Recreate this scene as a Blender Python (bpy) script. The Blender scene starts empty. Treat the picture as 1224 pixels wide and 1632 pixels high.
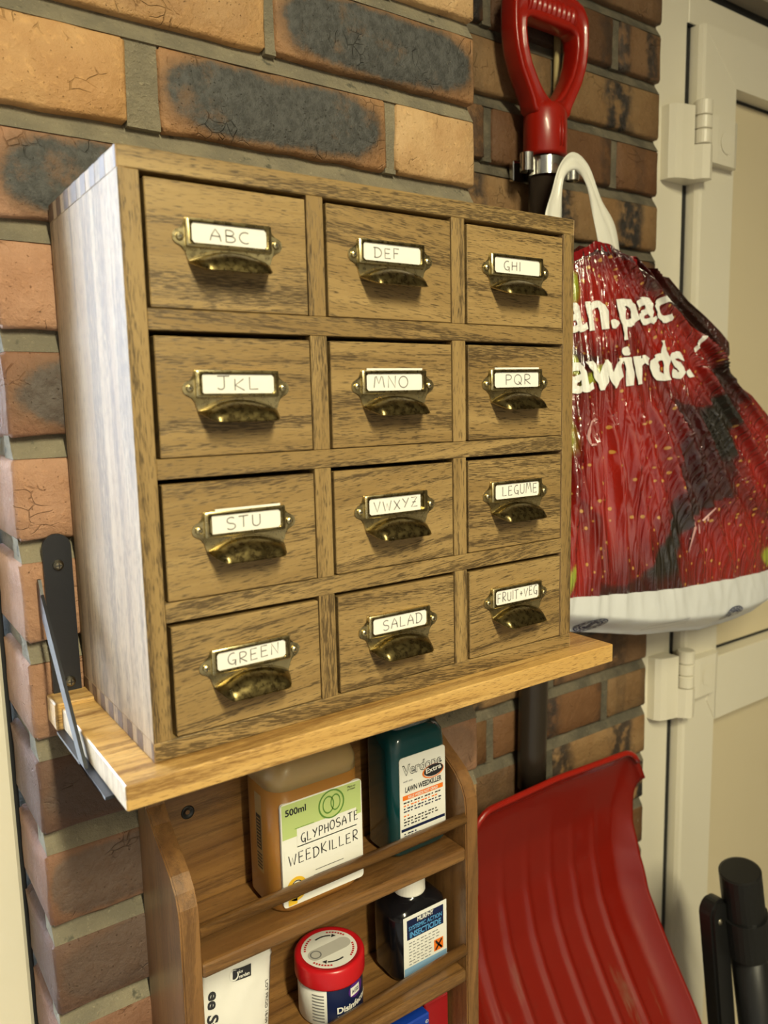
import bpy, bmesh, math, random
from mathutils import Vector, Matrix, noise
random.seed(7)
sc = bpy.context.scene
C = sc.collection

# ------------------------------------------------------------------ camera
cam_d = bpy.data.cameras.new('camera'); cam = bpy.data.objects.new('camera', cam_d); C.objects.link(cam)
yaw, pit, rol = math.radians(34.9127), math.radians(-7.8182), math.radians(-1.2636)
cy_, sy_, cp_, sp_ = math.cos(yaw), math.sin(yaw), math.cos(pit), math.sin(pit)
fw = Vector((sy_*cp_, cy_*cp_, sp_)); r0 = Vector((cy_, -sy_, 0)); u0 = r0.cross(fw)
rt = math.cos(rol)*r0 + math.sin(rol)*u0; up = -math.sin(rol)*r0 + math.cos(rol)*u0
M = Matrix((rt, up, -fw)).transposed().to_4x4(); M.translation = Vector((-0.14076, -0.60527, 1.40998))
cam.matrix_world = M
cam_d.sensor_fit = 'VERTICAL'; cam_d.sensor_height = 36; cam_d.lens = 1256.3/1632*36
cam_d.clip_start = 0.02
cam_d.dof.use_dof = True; cam_d.dof.focus_distance = 0.66; cam_d.dof.aperture_fstop = 8.0
sc.camera = cam

# ------------------------------------------------------------------ world, lamp light, exposure
world = bpy.data.worlds.new('World'); sc.world = world; world.use_nodes = True
bg = world.node_tree.nodes['Background']; bg.inputs[0].default_value = (0.70, 0.83, 1.0, 1); bg.inputs[1].default_value = 30.0
sc.view_settings.view_transform = 'Standard'; sc.view_settings.look = 'None'
sc.view_settings.exposure = 0.0; sc.view_settings.gamma = 1.0; sc.view_settings.use_curve_mapping = False
LAMP_POS = (-0.05, -1.95, 2.40); LAMP_W = 98.0; LAMP_COL = (1.0, 0.915, 0.61)
pl_d = bpy.data.lights.new('window_portal', 'AREA'); pl = bpy.data.objects.new('window_portal', pl_d); C.objects.link(pl)
pl_d.shape = 'RECTANGLE'; pl_d.size = 2.15; pl_d.size_y = 1.75; pl_d.cycles.is_portal = True
pl.location = (-1.17, 0.17, 1.12); pl.rotation_euler = (math.radians(-90), 0, 0)

# ------------------------------------------------------------------ helpers
def lin(r, g, b):
    f = lambda c: (c/255/12.92) if c/255 <= .04045 else ((c/255+.055)/1.055)**2.4
    return (f(r), f(g), f(b), 1)

def obj(name, bm, mat, parent=None, smooth=False, loc=None):
    me = bpy.data.meshes.new(name)
    if isinstance(bm, bmesh.types.BMesh):
        bm.normal_update(); bm.to_mesh(me); bm.free()
    else:
        me = bm
    for m in (mat if isinstance(mat, (list, tuple)) else [mat]):
        if not me.materials or m.name not in me.materials: me.materials.append(m)
    if smooth:
        for p in me.polygons: p.use_smooth = True
    o = bpy.data.objects.new(name, me); C.objects.link(o)
    if loc is not None: o.location = loc
    if parent is not None: o.parent = parent
    return o

def thing(name, label, cat, loc=(0, 0, 0), group=None):
    o = bpy.data.objects.new(name, None); C.objects.link(o); o.location = loc
    o.empty_display_size = .02
    return tag(o, label, cat, group)

def tag(o, label, cat, group=None):
    o['label'] = label; o['category'] = cat
    if group: o['group'] = group
    return o

def struct(o):
    o['kind'] = 'structure'; return o

def box(bm, x0, x1, y0, y1, z0, z1, bev=0.0, seg=1, mi=0):
    r = bmesh.ops.create_cube(bm, size=1.0)
    vs = r['verts']
    for v in vs:
        v.co = Vector((x0+(x1-x0)*(v.co.x+.5), y0+(y1-y0)*(v.co.y+.5), z0+(z1-z0)*(v.co.z+.5)))
    fs = set(f for v in vs for f in v.link_faces)
    for f in fs: f.material_index = mi
    if bev > 0:
        es = list(set(e for v in vs for e in v.link_edges))
        bmesh.ops.bevel(bm, geom=es, offset=bev, segments=seg, profile=.5, affect='EDGES')
    return bm

def nbox(*a, **k):
    return box(bmesh.new(), *a, **k)

def prism(bm, pts, a0, a1, fn, mi=0):
    """extrude a 2D polygon between a0 and a1; fn(u,v,a)->xyz"""
    A = [bm.verts.new(fn(u, v, a0)) for u, v in pts]; B = [bm.verts.new(fn(u, v, a1)) for u, v in pts]
    n = len(pts); fs = []
    for i in range(n):
        fs.append(bm.faces.new((A[i], A[(i+1) % n], B[(i+1) % n], B[i])))
    fs.append(bm.faces.new(A[::-1])); fs.append(bm.faces.new(B))
    for f in fs: f.material_index = mi
    return fs

def fixn(bm):
    bmesh.ops.recalc_face_normals(bm, faces=bm.faces); return bm

def lathe(bm, prof, c, n=40, mi=0, ax='z', sx=1., sy=1., cap=True):
    rings = []
    for r, h in prof:
        ring = []
        for i in range(n):
            t = 2*math.pi*i/n; a, b = r*math.cos(t)*sx, r*math.sin(t)*sy
            p = {'z': (a, b, h), 'y': (a, h, b), 'x': (h, a, b)}[ax]
            ring.append(bm.verts.new((c[0]+p[0], c[1]+p[1], c[2]+p[2])))
        rings.append(ring)
    for k in range(len(rings)-1):
        for i in range(n):
            f = bm.faces.new((rings[k][i], rings[k][(i+1) % n], rings[k+1][(i+1) % n], rings[k+1][i])); f.material_index = mi
    if cap:
        for ring in (rings[0], rings[-1]):
            try:
                f = bm.faces.new(ring); f.material_index = mi
            except ValueError: pass
    return bm

def tube(bm, path, r, n=12, mi=0, cap=True, ry=None):
    rings = []; path = [Vector(p) for p in path]
    ref = Vector((0, 1, 0.01))
    for k, p in enumerate(path):
        d = (path[min(k+1, len(path)-1)] - path[max(k-1, 0)]).normalized()
        a = d.cross(ref)
        if a.length < 1e-4: a = d.cross(Vector((1, 0, 0)))
        a.normalize(); b = d.cross(a).normalized()
        rr = r[k] if isinstance(r, (list, tuple)) else r
        r2 = (ry[k] if isinstance(ry, (list, tuple)) else ry) if ry else rr
        rings.append([bm.verts.new(p + a*rr*math.cos(2*math.pi*i/n) + b*r2*math.sin(2*math.pi*i/n)) for i in range(n)])
    for k in range(len(rings)-1):
        for i in range(n):
            f = bm.faces.new((rings[k][i], rings[k][(i+1) % n], rings[k+1][(i+1) % n], rings[k+1][i])); f.material_index = mi
    if cap:
        for ring in (rings[0], rings[-1]):
            f = bm.faces.new(ring); f.material_index = mi
    return bm

def loft(bm, rings, mi=0, cap=True):
    R = [[bm.verts.new(p) for p in ring] for ring in rings]
    n = len(R[0])
    for k in range(len(R)-1):
        for i in range(n):
            f = bm.faces.new((R[k][i], R[k][(i+1) % n], R[k+1][(i+1) % n], R[k+1][i])); f.material_index = mi
    if cap:
        for r in (R[0], R[-1]):
            f = bm.faces.new(r); f.material_index = mi
    return bm

def rrect(hx, hy, r, n=5):
    pts = []
    for cx, cy, a0 in ((hx-r, hy-r, 0), (-hx+r, hy-r, 90), (-hx+r, -hy+r, 180), (hx-r, -hy+r, 270)):
        for i in range(n+1):
            t = math.radians(a0 + 90*i/n); pts.append((cx+r*math.cos(t), cy+r*math.sin(t)))
    return pts

def interp(x, tab):
    if x <= tab[0][0]: return tab[0][1]
    for (a, p), (b, q) in zip(tab, tab[1:]):
        if x <= b: return p+(q-p)*(x-a)/(b-a)
    return tab[-1][1]

def sstep(a, b, x):
    t = min(1, max(0, (x-a)/(b-a))); return t*t*(3-2*t)

# ------------------------------------------------------------------ materials
def newmat(name):
    m = bpy.data.materials.new(name); m.use_nodes = True
    return m, m.node_tree.nodes, m.node_tree.links, m.node_tree.nodes['Principled BSDF']

def plain(name, col, rough=.5, metal=0., bump=0., bscale=200., coat=0., var=0., spec=None, trans=0., sheen=0.):
    m, N, L, P = newmat(name)
    P.inputs['Base Color'].default_value = col; P.inputs['Roughness'].default_value = rough; P.inputs['Metallic'].default_value = metal
    P.inputs['Coat Weight'].default_value = coat; P.inputs['Transmission Weight'].default_value = trans
    if spec is not None: P.inputs['Specular IOR Level'].default_value = spec
    tc = N.new('ShaderNodeTexCoord'); nz = N.new('ShaderNodeTexNoise'); nz.inputs['Scale'].default_value = bscale; nz.inputs['Detail'].default_value = 6
    L.new(tc.outputs['Object'], nz.inputs['Vector'])
    if bump:
        b = N.new('ShaderNodeBump'); b.inputs['Strength'].default_value = bump; b.inputs['Distance'].default_value = .001
        L.new(nz.outputs['Fac'], b.inputs['Height']); L.new(b.outputs['Normal'], P.inputs['Normal'])
    if var:
        mx = N.new('ShaderNodeMix'); mx.data_type = 'RGBA'
        n2 = N.new('ShaderNodeTexNoise'); n2.inputs['Scale'].default_value = bscale*.2; n2.inputs['Detail'].default_value = 5
        L.new(tc.outputs['Object'], n2.inputs['Vector'])
        mx.inputs[6].default_value = col; mx.inputs[7].default_value = tuple(c*(1-var) for c in col[:3])+(1,)
        rp = N.new('ShaderNodeValToRGB'); rp.color_ramp.elements[0].position = .4; rp.color_ramp.elements[1].position = .65
        L.new(n2.outputs['Fac'], rp.inputs[0]); L.new(rp.outputs[0], mx.inputs[0]); L.new(mx.outputs[2], P.inputs['Base Color'])
    return m

def mathn(N, L, op, a, b=None, c=None, clamp=False):
    n = N.new('ShaderNodeMath'); n.operation = op; n.use_clamp = clamp
    for i, v in enumerate((a, b, c)):
        if v is None: continue
        if isinstance(v, (int, float)): n.inputs[i].default_value = v
        else: L.new(v, n.inputs[i])
    return n.outputs[0]

def mapr(N, L, v, a, b, c=0., d=1., smooth=True):
    n = N.new('ShaderNodeMapRange'); n.interpolation_type = 'SMOOTHSTEP' if smooth else 'LINEAR'
    L.new(v, n.inputs[0])
    for i, q in enumerate((a, b, c, d)): n.inputs[i+1].default_value = q
    return n.outputs[0]

def mixc(N, L, f, a, b, mode='MIX'):
    n = N.new('ShaderNodeMix'); n.data_type = 'RGBA'; n.blend_type = mode
    for i, v in ((0, f), (6, a), (7, b)):
        if isinstance(v, (int, float)): n.inputs[i].default_value = v
        elif isinstance(v, tuple): n.inputs[i].default_value = v
        else: L.new(v, n.inputs[i])
    return n.outputs[2]

def noisen(N, L, vec, scale, detail=4, rough=.55, dist=0.):
    n = N.new('ShaderNodeTexNoise'); n.inputs['Scale'].default_value = scale; n.inputs['Detail'].default_value = detail
    n.inputs['Roughness'].default_value = rough; n.inputs['Distortion'].default_value = dist
    if vec is not None: L.new(vec, n.inputs['Vector'])
    return n.outputs['Fac']

def objvec(N, L):
    """object coordinates shifted by a per-object random offset"""
    tc = N.new('ShaderNodeTexCoord'); oi = N.new('ShaderNodeObjectInfo')
    v = N.new('ShaderNodeVectorMath'); v.operation = 'MULTIPLY_ADD'
    cb = N.new('ShaderNodeCombineXYZ')
    for i, k in enumerate((13.7, 7.3, 21.1)): L.new(mathn(N, L, 'MULTIPLY', oi.outputs['Random'], k), cb.inputs[i])
    v.inputs[1].default_value = (1, 1, 1); L.new(tc.outputs['Object'], v.inputs[0]); L.new(cb.outputs[0], v.inputs[2])
    return tc, oi, v.outputs[0]

def brick_mat(name, bands):
    m, N, L, P = newmat(name)
    tc, oi, vec = objvec(N, L)
    base = oi.outputs['Color']
    n1 = noisen(N, L, vec, 18, 6, .6); n2 = noisen(N, L, vec, 140, 6, .65)
    col = mixc(N, L, mapr(N, L, n1, .35, .7), base, mixc(N, L, 1.0, base, (.80, .72, .64, 1), 'MULTIPLY'))
    col = mixc(N, L, mapr(N, L, n2, .52, .72, 0, .45), col, mixc(N, L, 1.0, base, (1.25, 1.2, 1.1, 1), 'MULTIPLY'))
    sp = N.new('ShaderNodeSeparateXYZ'); L.new(tc.outputs['Generated'], sp.inputs[0])
    if bands:   # kiss-mark bands across the brick face
        wob = mathn(N, L, 'MULTIPLY_ADD', noisen(N, L, vec, 30, 4), .22, sp.outputs[0])
        ph = mathn(N, L, 'MULTIPLY', oi.outputs['Random'], 30.0)
        s = mathn(N, L, 'SINE', mathn(N, L, 'MULTIPLY_ADD', wob, 9.5, ph))
        mask = mapr(N, L, s, .0, .75)
        mask = mathn(N, L, 'MULTIPLY', mask, mapr(N, L, noisen(N, L, vec, 60, 4), .3, .55))
        dark = (.038, .03, .026, 1)
    else:
        ax = mathn(N, L, 'ABSOLUTE', mathn(N, L, 'MULTIPLY_ADD', sp.outputs[0], 2., -1.))
        az = mathn(N, L, 'ABSOLUTE', mathn(N, L, 'MULTIPLY_ADD', sp.outputs[2], 2., -1.))
        ax = mathn(N, L, 'POWER', ax, 5.0); az = mathn(N, L, 'POWER', az, 2.0)
        d = mathn(N, L, 'ADD', ax, az)
        d = mathn(N, L, 'MULTIPLY_ADD', noisen(N, L, vec, 45, 8, .75), 1.0, d)
        d = mathn(N, L, 'MULTIPLY_ADD', noisen(N, L, vec, 9, 3), .7, d)
        mask = mapr(N, L, d, 1.38, 1.72, 1., 0.)
        rim = mathn(N, L, 'MULTIPLY', mapr(N, L, d, 1.5, 2.3, 1., 0.), oi.outputs['Alpha'])
        col = mixc(N, L, mathn(N, L, 'MULTIPLY', rim, .75), col, (.13, .075, .04, 1))
        mask = mathn(N, L, 'MULTIPLY', mask, mapr(N, L, noisen(N, L, vec, 22, 7, .7), .30, .46, .35, 1.))
        dark = (.085, .085, .082, 1)
    dk = mixc(N, L, mapr(N, L, n2, .35, .65), dark, tuple(c*.55 for c in dark[:3])+(1,))
    col = mixc(N, L, mathn(N, L, 'MULTIPLY', mask, oi.outputs['Alpha']), col, dk)
    # pale mortar smears and small pits
    n3 = noisen(N, L, vec, 33, 8, .75, .6)
    col = mixc(N, L, mapr(N, L, n3, .66, .72, 0, .8), col, (.42, .36, .25, 1))
    n4 = noisen(N, L, vec, 420, 3, .5)
    col = mixc(N, L, mapr(N, L, n4, .71, .76, 0, .6), col, (.05, .03, .02, 1))
    L.new(col, P.inputs['Base Color'])
    P.inputs['Roughness'].default_value = .62
    mx = mathn(N, L, 'MULTIPLY_ADD', n2, .8, mathn(N, L, 'MULTIPLY', n1, .9))
    vo = N.new('ShaderNodeTexVoronoi'); vo.feature = 'DISTANCE_TO_EDGE'; vo.inputs['Scale'].default_value = 70
    nv = N.new('ShaderNodeVectorMath'); nv.operation = 'MULTIPLY_ADD'; nv.inputs[1].default_value = (.05, .05, .05)
    nt = N.new('ShaderNodeTexNoise'); nt.inputs['Scale'].default_value = 22; L.new(vec, nt.inputs['Vector'])
    L.new(nt.outputs['Color'], nv.inputs[0]); L.new(vec, nv.inputs[2]); L.new(nv.outputs[0], vo.inputs['Vector'])
    crack = mathn(N, L, 'MULTIPLY', mapr(N, L, vo.outputs['Distance'], .0, .045, 1, 0), mapr(N, L, noisen(N, L, vec, 30, 4), .55, .66))
    mx = mathn(N, L, 'MULTIPLY_ADD', crack, -.45, mx)
    mx = mathn(N, L, 'MULTIPLY_ADD', mapr(N, L, n4, .66, .76), -.35, mx)
    b = N.new('ShaderNodeBump'); b.inputs['Strength'].default_value = .9; b.inputs['Distance'].default_value = .003
    L.new(mx, b.inputs['Height']); L.new(b.outputs['Normal'], P.inputs['Normal'])
    return m

def mortar_mat(name, c1, c2):
    m, N, L, P = newmat(name)
    tc = N.new('ShaderNodeTexCoord'); vec = tc.outputs['Object']
    n1 = noisen(N, L, vec, 25, 6); n2 = noisen(N, L, vec, 260, 6, .7)
    col = mixc(N, L, mapr(N, L, n1, .35, .65), c1, c2)
    col = mixc(N, L, mapr(N, L, n2, .58, .7, 0, .5), col, tuple(min(1, c*1.6) for c in c1[:3])+(1,))
    col = mixc(N, L, mapr(N, L, noisen(N, L, vec, 60, 5), .62, .7, 0, .8), col, (.10, .10, .075, 1))
    L.new(col, P.inputs['Base Color']); P.inputs['Roughness'].default_value = .9
    b = N.new('ShaderNodeBump'); b.inputs['Strength'].default_value = 1.; b.inputs['Distance'].default_value = .004
    L.new(mathn(N, L, 'ADD', mathn(N, L, 'MULTIPLY_ADD', noisen(N, L, vec, 90, 5), .7, n2), n1), b.inputs['Height']); L.new(b.outputs['Normal'], P.inputs['Normal'])
    return m

def wood_mat(name, axis, light, mid, dark, rough=.42, pore=.75, figure=1., coat=0., tilt=.12, spec=.5):
    """axis: grain direction 0=x 1=y 2=z"""
    m, N, L, P = newmat(name)
    tc, oi, vec = objvec(N, L)
    # small per-board tilt of the grain
    vr = N.new('ShaderNodeVectorRotate'); vr.rotation_type = 'AXIS_ANGLE'; vr.inputs['Axis'].default_value = (0, 1, 0) if axis != 1 else (0, 0, 1)
    L.new(vec, vr.inputs['Vector']); vr.inputs['Center'].default_value = (0, 0, 0)
    L.new(mathn(N, L, 'MULTIPLY', mathn(N, L, 'SUBTRACT', mathn(N, L, 'FRACT', mathn(N, L, 'MULTIPLY', oi.outputs['Random'], 7.31)), .5), tilt*2), vr.inputs['Angle'])
    def stretch(al, ac):
        mp = N.new('ShaderNodeMapping'); s = [ac]*3; s[axis] = al; mp.inputs['Scale'].default_value = s
        L.new(vr.outputs[0], mp.inputs['Vector']); return mp.outputs[0]
    g1 = noisen(N, L, stretch(2.5, 34), 1, 6, .62, .5)
    g2 = noisen(N, L, stretch(12, 260), 1, 5, .6, .2)
    g3 = noisen(N, L, stretch(120, 1900), 1, 2, .5)
    ring = mapr(N, L, noisen(N, L, stretch(3.2, 85), 1, 3, .5, .6), .44, .62)
    col = mixc(N, L, mapr(N, L, g1, .3, .7), light, mid)
    col = mixc(N, L, mapr(N, L, g2, .42, .75, 0, .6), col, mid)
    col = mixc(N, L, mathn(N, L, 'MULTIPLY', mathn(N, L, 'MULTIPLY', ring, mapr(N, L, g2, .35, .6)), .26*figure), col, dark)
    thr = mathn(N, L, 'MULTIPLY_ADD', ring, .15, g3)
    dash = mapr(N, L, thr, .575, .66)
    col = mixc(N, L, mathn(N, L, 'MULTIPLY', dash, pore), col, dark)
    L.new(col, P.inputs['Base Color'])
    P.inputs['Roughness'].default_value = rough; P.inputs['Specular IOR Level'].default_value = spec
    P.inputs['Coat Weight'].default_value = coat; P.inputs['Coat Roughness'].default_value = .25
    b = N.new('ShaderNodeBump'); b.inputs['Strength'].default_value = .25; b.inputs['Distance'].default_value = .0006
    L.new(mathn(N, L, 'MULTIPLY_ADD', dash, -1., g2), b.inputs['Height']); L.new(b.outputs['Normal'], P.inputs['Normal'])
    return m

OAK = (lin(166, 138, 90), lin(138, 111, 68), lin(58, 44, 28))
M = {}
M['brick'] = brick_mat('brick_clay', False)
M['brick2'] = brick_mat('brick_clay_banded', True)
M['mortar'] = mortar_mat('mortar', (.36, .31, .21, 1), (.26, .23, .165, 1))
M['mortar2'] = mortar_mat('mortar_grey', (.22, .185, .125, 1), (.12, .105, .075, 1))
M['oak_x'] = wood_mat('oak_stained_x', 0, *OAK)
M['oak_z'] = wood_mat('oak_stained_z', 2, *OAK, tilt=.03)
M['oak_end'] = plain('oak_end_grain', lin(112, 82, 50), .6, bump=.3, bscale=900, var=.3)
M['ash'] = wood_mat('ash_shelf', 0, lin(214, 176, 112), lin(196, 154, 88), lin(120, 82, 38), rough=.38, pore=.6, figure=2.4, tilt=.05)
M['ash_end'] = wood_mat('ash_end', 2, lin(214, 190, 150), lin(196, 168, 122), lin(140, 104, 62), rough=.45, pore=.5, figure=.6, tilt=0)
M['rack_z'] = wood_mat('rack_pine_z', 2, lin(146, 106, 62), lin(116, 80, 46), lin(60, 38, 20), rough=.35, coat=.3, pore=.3)
M['rack_x'] = wood_mat('rack_pine_x', 0, lin(150, 110, 62), lin(114, 78, 42), lin(54, 34, 18), rough=.33, coat=.4, pore=.3, figure=1.4)
M['black_metal'] = plain('black_powder_coat', (.012, .013, .018, 1), .38, bump=.15, bscale=1500)
M['screw'] = plain('screw_steel', (.30, .27, .20, 1), .32, metal=1.)
M['paper'] = plain('card_paper', (.86, .83, .77, 1), .75, bump=.05, bscale=900)
M['pencil'] = plain('pencil_grey', (.24, .225, .21, 1), .6)
M['ink'] = plain('black_ink', (.02, .02, .025, 1), .5)
M['upvc'] = plain('upvc_white', lin(226, 219, 200), .30, bump=.04, bscale=60)
M['upvc2'] = plain('upvc_panel', lin(216, 202, 170), .35, bump=.04, bscale=60)
M['seal_and_shade'] = plain('rubber_and_gap_shade', (.01, .01, .011, 1), .6)  # rubber of the seals, also the painted shade beside the sash
M['red_plastic'] = plain('red_plastic', lin(150, 23, 9), .30, bump=.08, bscale=400, coat=.2)
M['chrome'] = plain('chrome', (.75, .74, .70, 1), .14, metal=1.)
M['shaft'] = plain('dark_shaft', (.030, .022, .016, 1), .28, bump=.05, bscale=300)
M['cane'] = plain('cane', lin(196, 178, 128), .55, bump=.2, bscale=300)
M['strap'] = plain('white_polythene', (.80, .78, .70, 1), .32, bump=.35, bscale=120)
M['bag_white'] = plain('bag_white_band', (.72, .73, .74, 1), .30, bump=.5, bscale=45)
M['white_print'] = plain('white_print', (.86, .85, .80, 1), .3)
M['pale_print'] = plain('pale_pink_print', (.62, .34, .33, 1), .3)
M['blue_print'] = plain('dark_blue_print', (.02, .03, .10, 1), .4)
M['dark_plastic'] = plain('black_plastic', (.010, .010, .010, 1), .34, bump=.1, bscale=500)
M['wall_paint'] = plain('wall_paint', (.26, .22, .17, 1), .85, bump=.2, bscale=80)
M['ceil_paint'] = plain('ceiling_paint', (.42, .39, .33, 1), .9, bump=.1, bscale=80)
M['concrete'] = plain('concrete_floor', (.16, .15, .135, 1), .8, bump=.3, bscale=60, var=.25)
M['lamp_white'] = plain('lamp_housing', (.8, .8, .8, 1), .4)

def brass_mat():
    m, N, L, P = newmat('antique_brass')
    tc, oi, vec = objvec(N, L)
    n = noisen(N, L, vec, 260, 5, .6); n1 = noisen(N, L, vec, 70, 4)
    geo = N.new('ShaderNodeNewGeometry')
    edge = mapr(N, L, geo.outputs['Pointiness'], .52, .62)
    col = mixc(N, L, mapr(N, L, n1, .35, .65), (.11, .08, .033, 1), (.15, .115, .046, 1))
    col = mixc(N, L, mapr(N, L, n, .4, .62), col, (.20, .155, .062, 1))
    col = mixc(N, L, edge, col, (.70, .60, .34, 1))
    L.new(col, P.inputs['Base Color']); P.inputs['Metallic'].default_value = 1.
    L.new(mapr(N, L, n, .3, .7, .24, .36), P.inputs['Roughness'])
    b = N.new('ShaderNodeBump'); b.inputs['Strength'].default_value = .06; b.inputs['Distance'].default_value = .0003
    L.new(n, b.inputs['Height']); L.new(b.outputs['Normal'], P.inputs['Normal'])
    return m
M['brass'] = brass_mat()

def pane_mat():
    m, N, L, P = newmat('window_glass')
    N.remove(P); out = N['Material Output']
    t = N.new('ShaderNodeBsdfTransparent'); g = N.new('ShaderNodeBsdfGlossy'); g.inputs['Roughness'].default_value = .02
    fr = N.new('ShaderNodeFresnel'); fr.inputs[0].default_value = 1.45
    mx = N.new('ShaderNodeMixShader'); L.new(fr.outputs[0], mx.inputs[0]); L.new(t.outputs[0], mx.inputs[1]); L.new(g.outputs[0], mx.inputs[2])
    L.new(mx.outputs[0], out.inputs[0]); return m
M['pane'] = pane_mat()

def liquid_mat(name, col, rough=.25, trans=.0, sss=.0):
    m, N, L, P = newmat(name)
    P.inputs['Base Color'].default_value = col; P.inputs['Roughness'].default_value = rough; P.inputs['Coat Weight'].default_value = .4
    P.inputs['Subsurface Weight'].default_value = sss; P.inputs['Subsurface Radius'].default_value = (.02, .01, .004)
    P.inputs['Transmission Weight'].default_value = trans
    return m

# ------------------------------------------------------------------ text helpers
_tx = {}
def text2d(s, bold=0., res=3):
    """list of (verts2d, faces) for a line of type with cap height 1, left aligned"""
    key = (s, bold)
    if key in _tx: return _tx[key]
    cu = bpy.data.curves.new('t', 'FONT'); cu.body = s; cu.size = 1.0; cu.offset = bold; cu.resolution_u = res; cu.fill_mode = 'FRONT'
    o = bpy.data.objects.new('t', cu); C.objects.link(o)
    dg = bpy.context.evaluated_depsgraph_get(); me = bpy.data.meshes.new_from_object(o.evaluated_get(dg))
    vs = [(v.co.x/.70, v.co.y/.70) for v in me.vertices]; fs = [tuple(p.vertices) for p in me.polygons]
    bpy.data.objects.remove(o); bpy.data.curves.remove(cu); bpy.data.meshes.remove(me)
    x0 = min(v[0] for v in vs); vs = [(x-x0, y) for x, y in vs]
    _tx[key] = (vs, fs); return _tx[key]

def put_text(bm, s, fn, u0, v0, h, width=None, bold=0., mi=0, shear=0., rot=0.):
    """type s into bm: cap height h (m), optional total width, base at (u0,v0); fn(u,v)->xyz"""
    vs, fs = text2d(s, bold); w = max(v[0] for v in vs)
    sx = (width/w) if width else h
    V = []
    c, sn = math.cos(rot), math.sin(rot)
    for x, y in vs:
        a, b = x*sx + y*h*shear, y*h
        V.append(bm.verts.new(fn(u0 + a*c - b*sn, v0 + a*sn + b*c)))
    for f in fs:
        try:
            F = bm.faces.new([V[i] for i in f]); F.material_index = mi
        except ValueError: pass

def put_rect(bm, fn, u0, u1, v0, v1, mi=0, n=1):
    for k in range(n):
        a, b = u0+(u1-u0)*k/n, u0+(u1-u0)*(k+1)/n
        f = bm.faces.new([bm.verts.new(fn(*q)) for q in ((a, v0), (b, v0), (b, v1), (a, v1))]); f.material_index = mi

def put_disc(bm, fn, cu, cv, r, mi=0, r_in=0., n=28, sy=1., a0=0., a1=360.):
    P0 = []; P1 = []
    for i in range(n+1):
        t = math.radians(a0+(a1-a0)*i/n)
        P0.append(bm.verts.new(fn(cu+r*math.cos(t), cv+r*sy*math.sin(t)))); P1.append(bm.verts.new(fn(cu+r_in*math.cos(t), cv+r_in*sy*math.sin(t))))
    for i in range(n):
        f = bm.faces.new((P0[i], P0[i+1], P1[i+1], P1[i])); f.material_index = mi

# hand lettering: strokes on a 0..1 x 0..1 cell
def arcp(cx, cy, rx, ry, a0, a1, n=10):
    return [(cx+rx*math.cos(math.radians(a0+(a1-a0)*i/n)), cy+ry*math.sin(math.radians(a0+(a1-a0)*i/n))) for i in range(n+1)]
HAND = {
 'A': [[(0, 0), (.12, .5), (.35, 1), (.6, .55), (.7, 0)], [(.08, .42), (.68, .40)]],
 'B': [[(.05, 0), (.05, 1)], [(.05, 1)]+arcp(.25, .76, .3, .24, 90, -90)+[(.05, .52)], [(.1, .52)]+arcp(.3, .26, .34, .26, 90, -90)+[(.05, 0)]],
 'C': [arcp(.4, .5, .4, .5, 60, 300)],
 'D': [[(.08, 0), (.08, 1)], [(-.05, .98)]+arcp(.2, .5, .5, .5, 80, -90)+[(.0, .02)]],
 'E': [[(.55, .98), (.05, 1), (.05, 0), (.58, .02)], [(.05, .52), (.48, .53)]],
 'F': [[(.55, .98), (.05, 1), (.05, 0)], [(.05, .52), (.45, .54)]],
 'G': [arcp(.4, .52, .38, .48, 65, 285)+[(.62, .38), (.36, .38)], [(.62, .38), (.60, -.12)]],
 'H': [[(.05, 0), (.05, 1)], [(.6, 0), (.6, 1)], [(.05, .5), (.6, .53)]],
 'I': [[(.1, 0), (.1, 1)]],
 'J': [[(.0, 1), (.75, 1.02)], [(.42, 1)]+arcp(.2, .2, .22, .22, 0, -150)],
 'K': [[(.06, 0), (.06, 1)], [(.6, 1), (.08, .45), (.65, 0)]],
 'L': [[(.06, 1), (.06, 0), (.6, .02)]],
 'M': [[(0, 0), (.1, .95), (.18, 1), (.38, .35), (.58, 1), (.68, .95), (.8, 0)]],
 'N': [[(.04, 0), (.06, 1), (.58, 0), (.62, 1)]],
 'O': [arcp(.36, .5, .36, .5, 100, 460, 18)],
 'P': [[(.06, 0), (.06, 1)], [(.06, 1)]+arcp(.28, .74, .3, .26, 90, -90)+[(.06, .48)]],
 'Q': [arcp(.36, .5, .36, .5, 100, 460, 18), [(.42, .3), (.72, -.05)]],
 'R': [[(.06, 0), (.06, 1)], [(.06, 1)]+arcp(.28, .74, .3, .26, 90, -90)+[(.06, .48), (.62, 0)]],
 'S': [arcp(.34, .75, .3, .25, 40, 260, 8)+arcp(.32, .25, .32, .25, 80, -150, 8)],
 'T': [[(-.02, .98), (.7, 1)], [(.34, 1), (.33, 0)]],
 'U': [[(.04, 1)]+arcp(.32, .3, .28, .3, 180, 360)+[(.6, 1)]],
 'V': [[(0, 1), (.32, 0), (.64, 1)]],
 'W': [[(0, 1), (.22, 0), (.42, .75), (.62, 0), (.86, 1)]],
 'X': [[(0, 1), (.62, 0)], [(.62, 1), (0, 0)]],
 'Y': [[(0, 1), (.32, .5)], [(.66, 1), (.2, 0)]],
 'Z': [[(0, 1), (.62, 1), (.0, 0), (.66, .02)], [(.1, .5), (.5, .5)]],
 '+': [[(.25, .2), (.25, .7)], [(.02, .45), (.48, .45)]],
 ' ': [],
}
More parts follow.
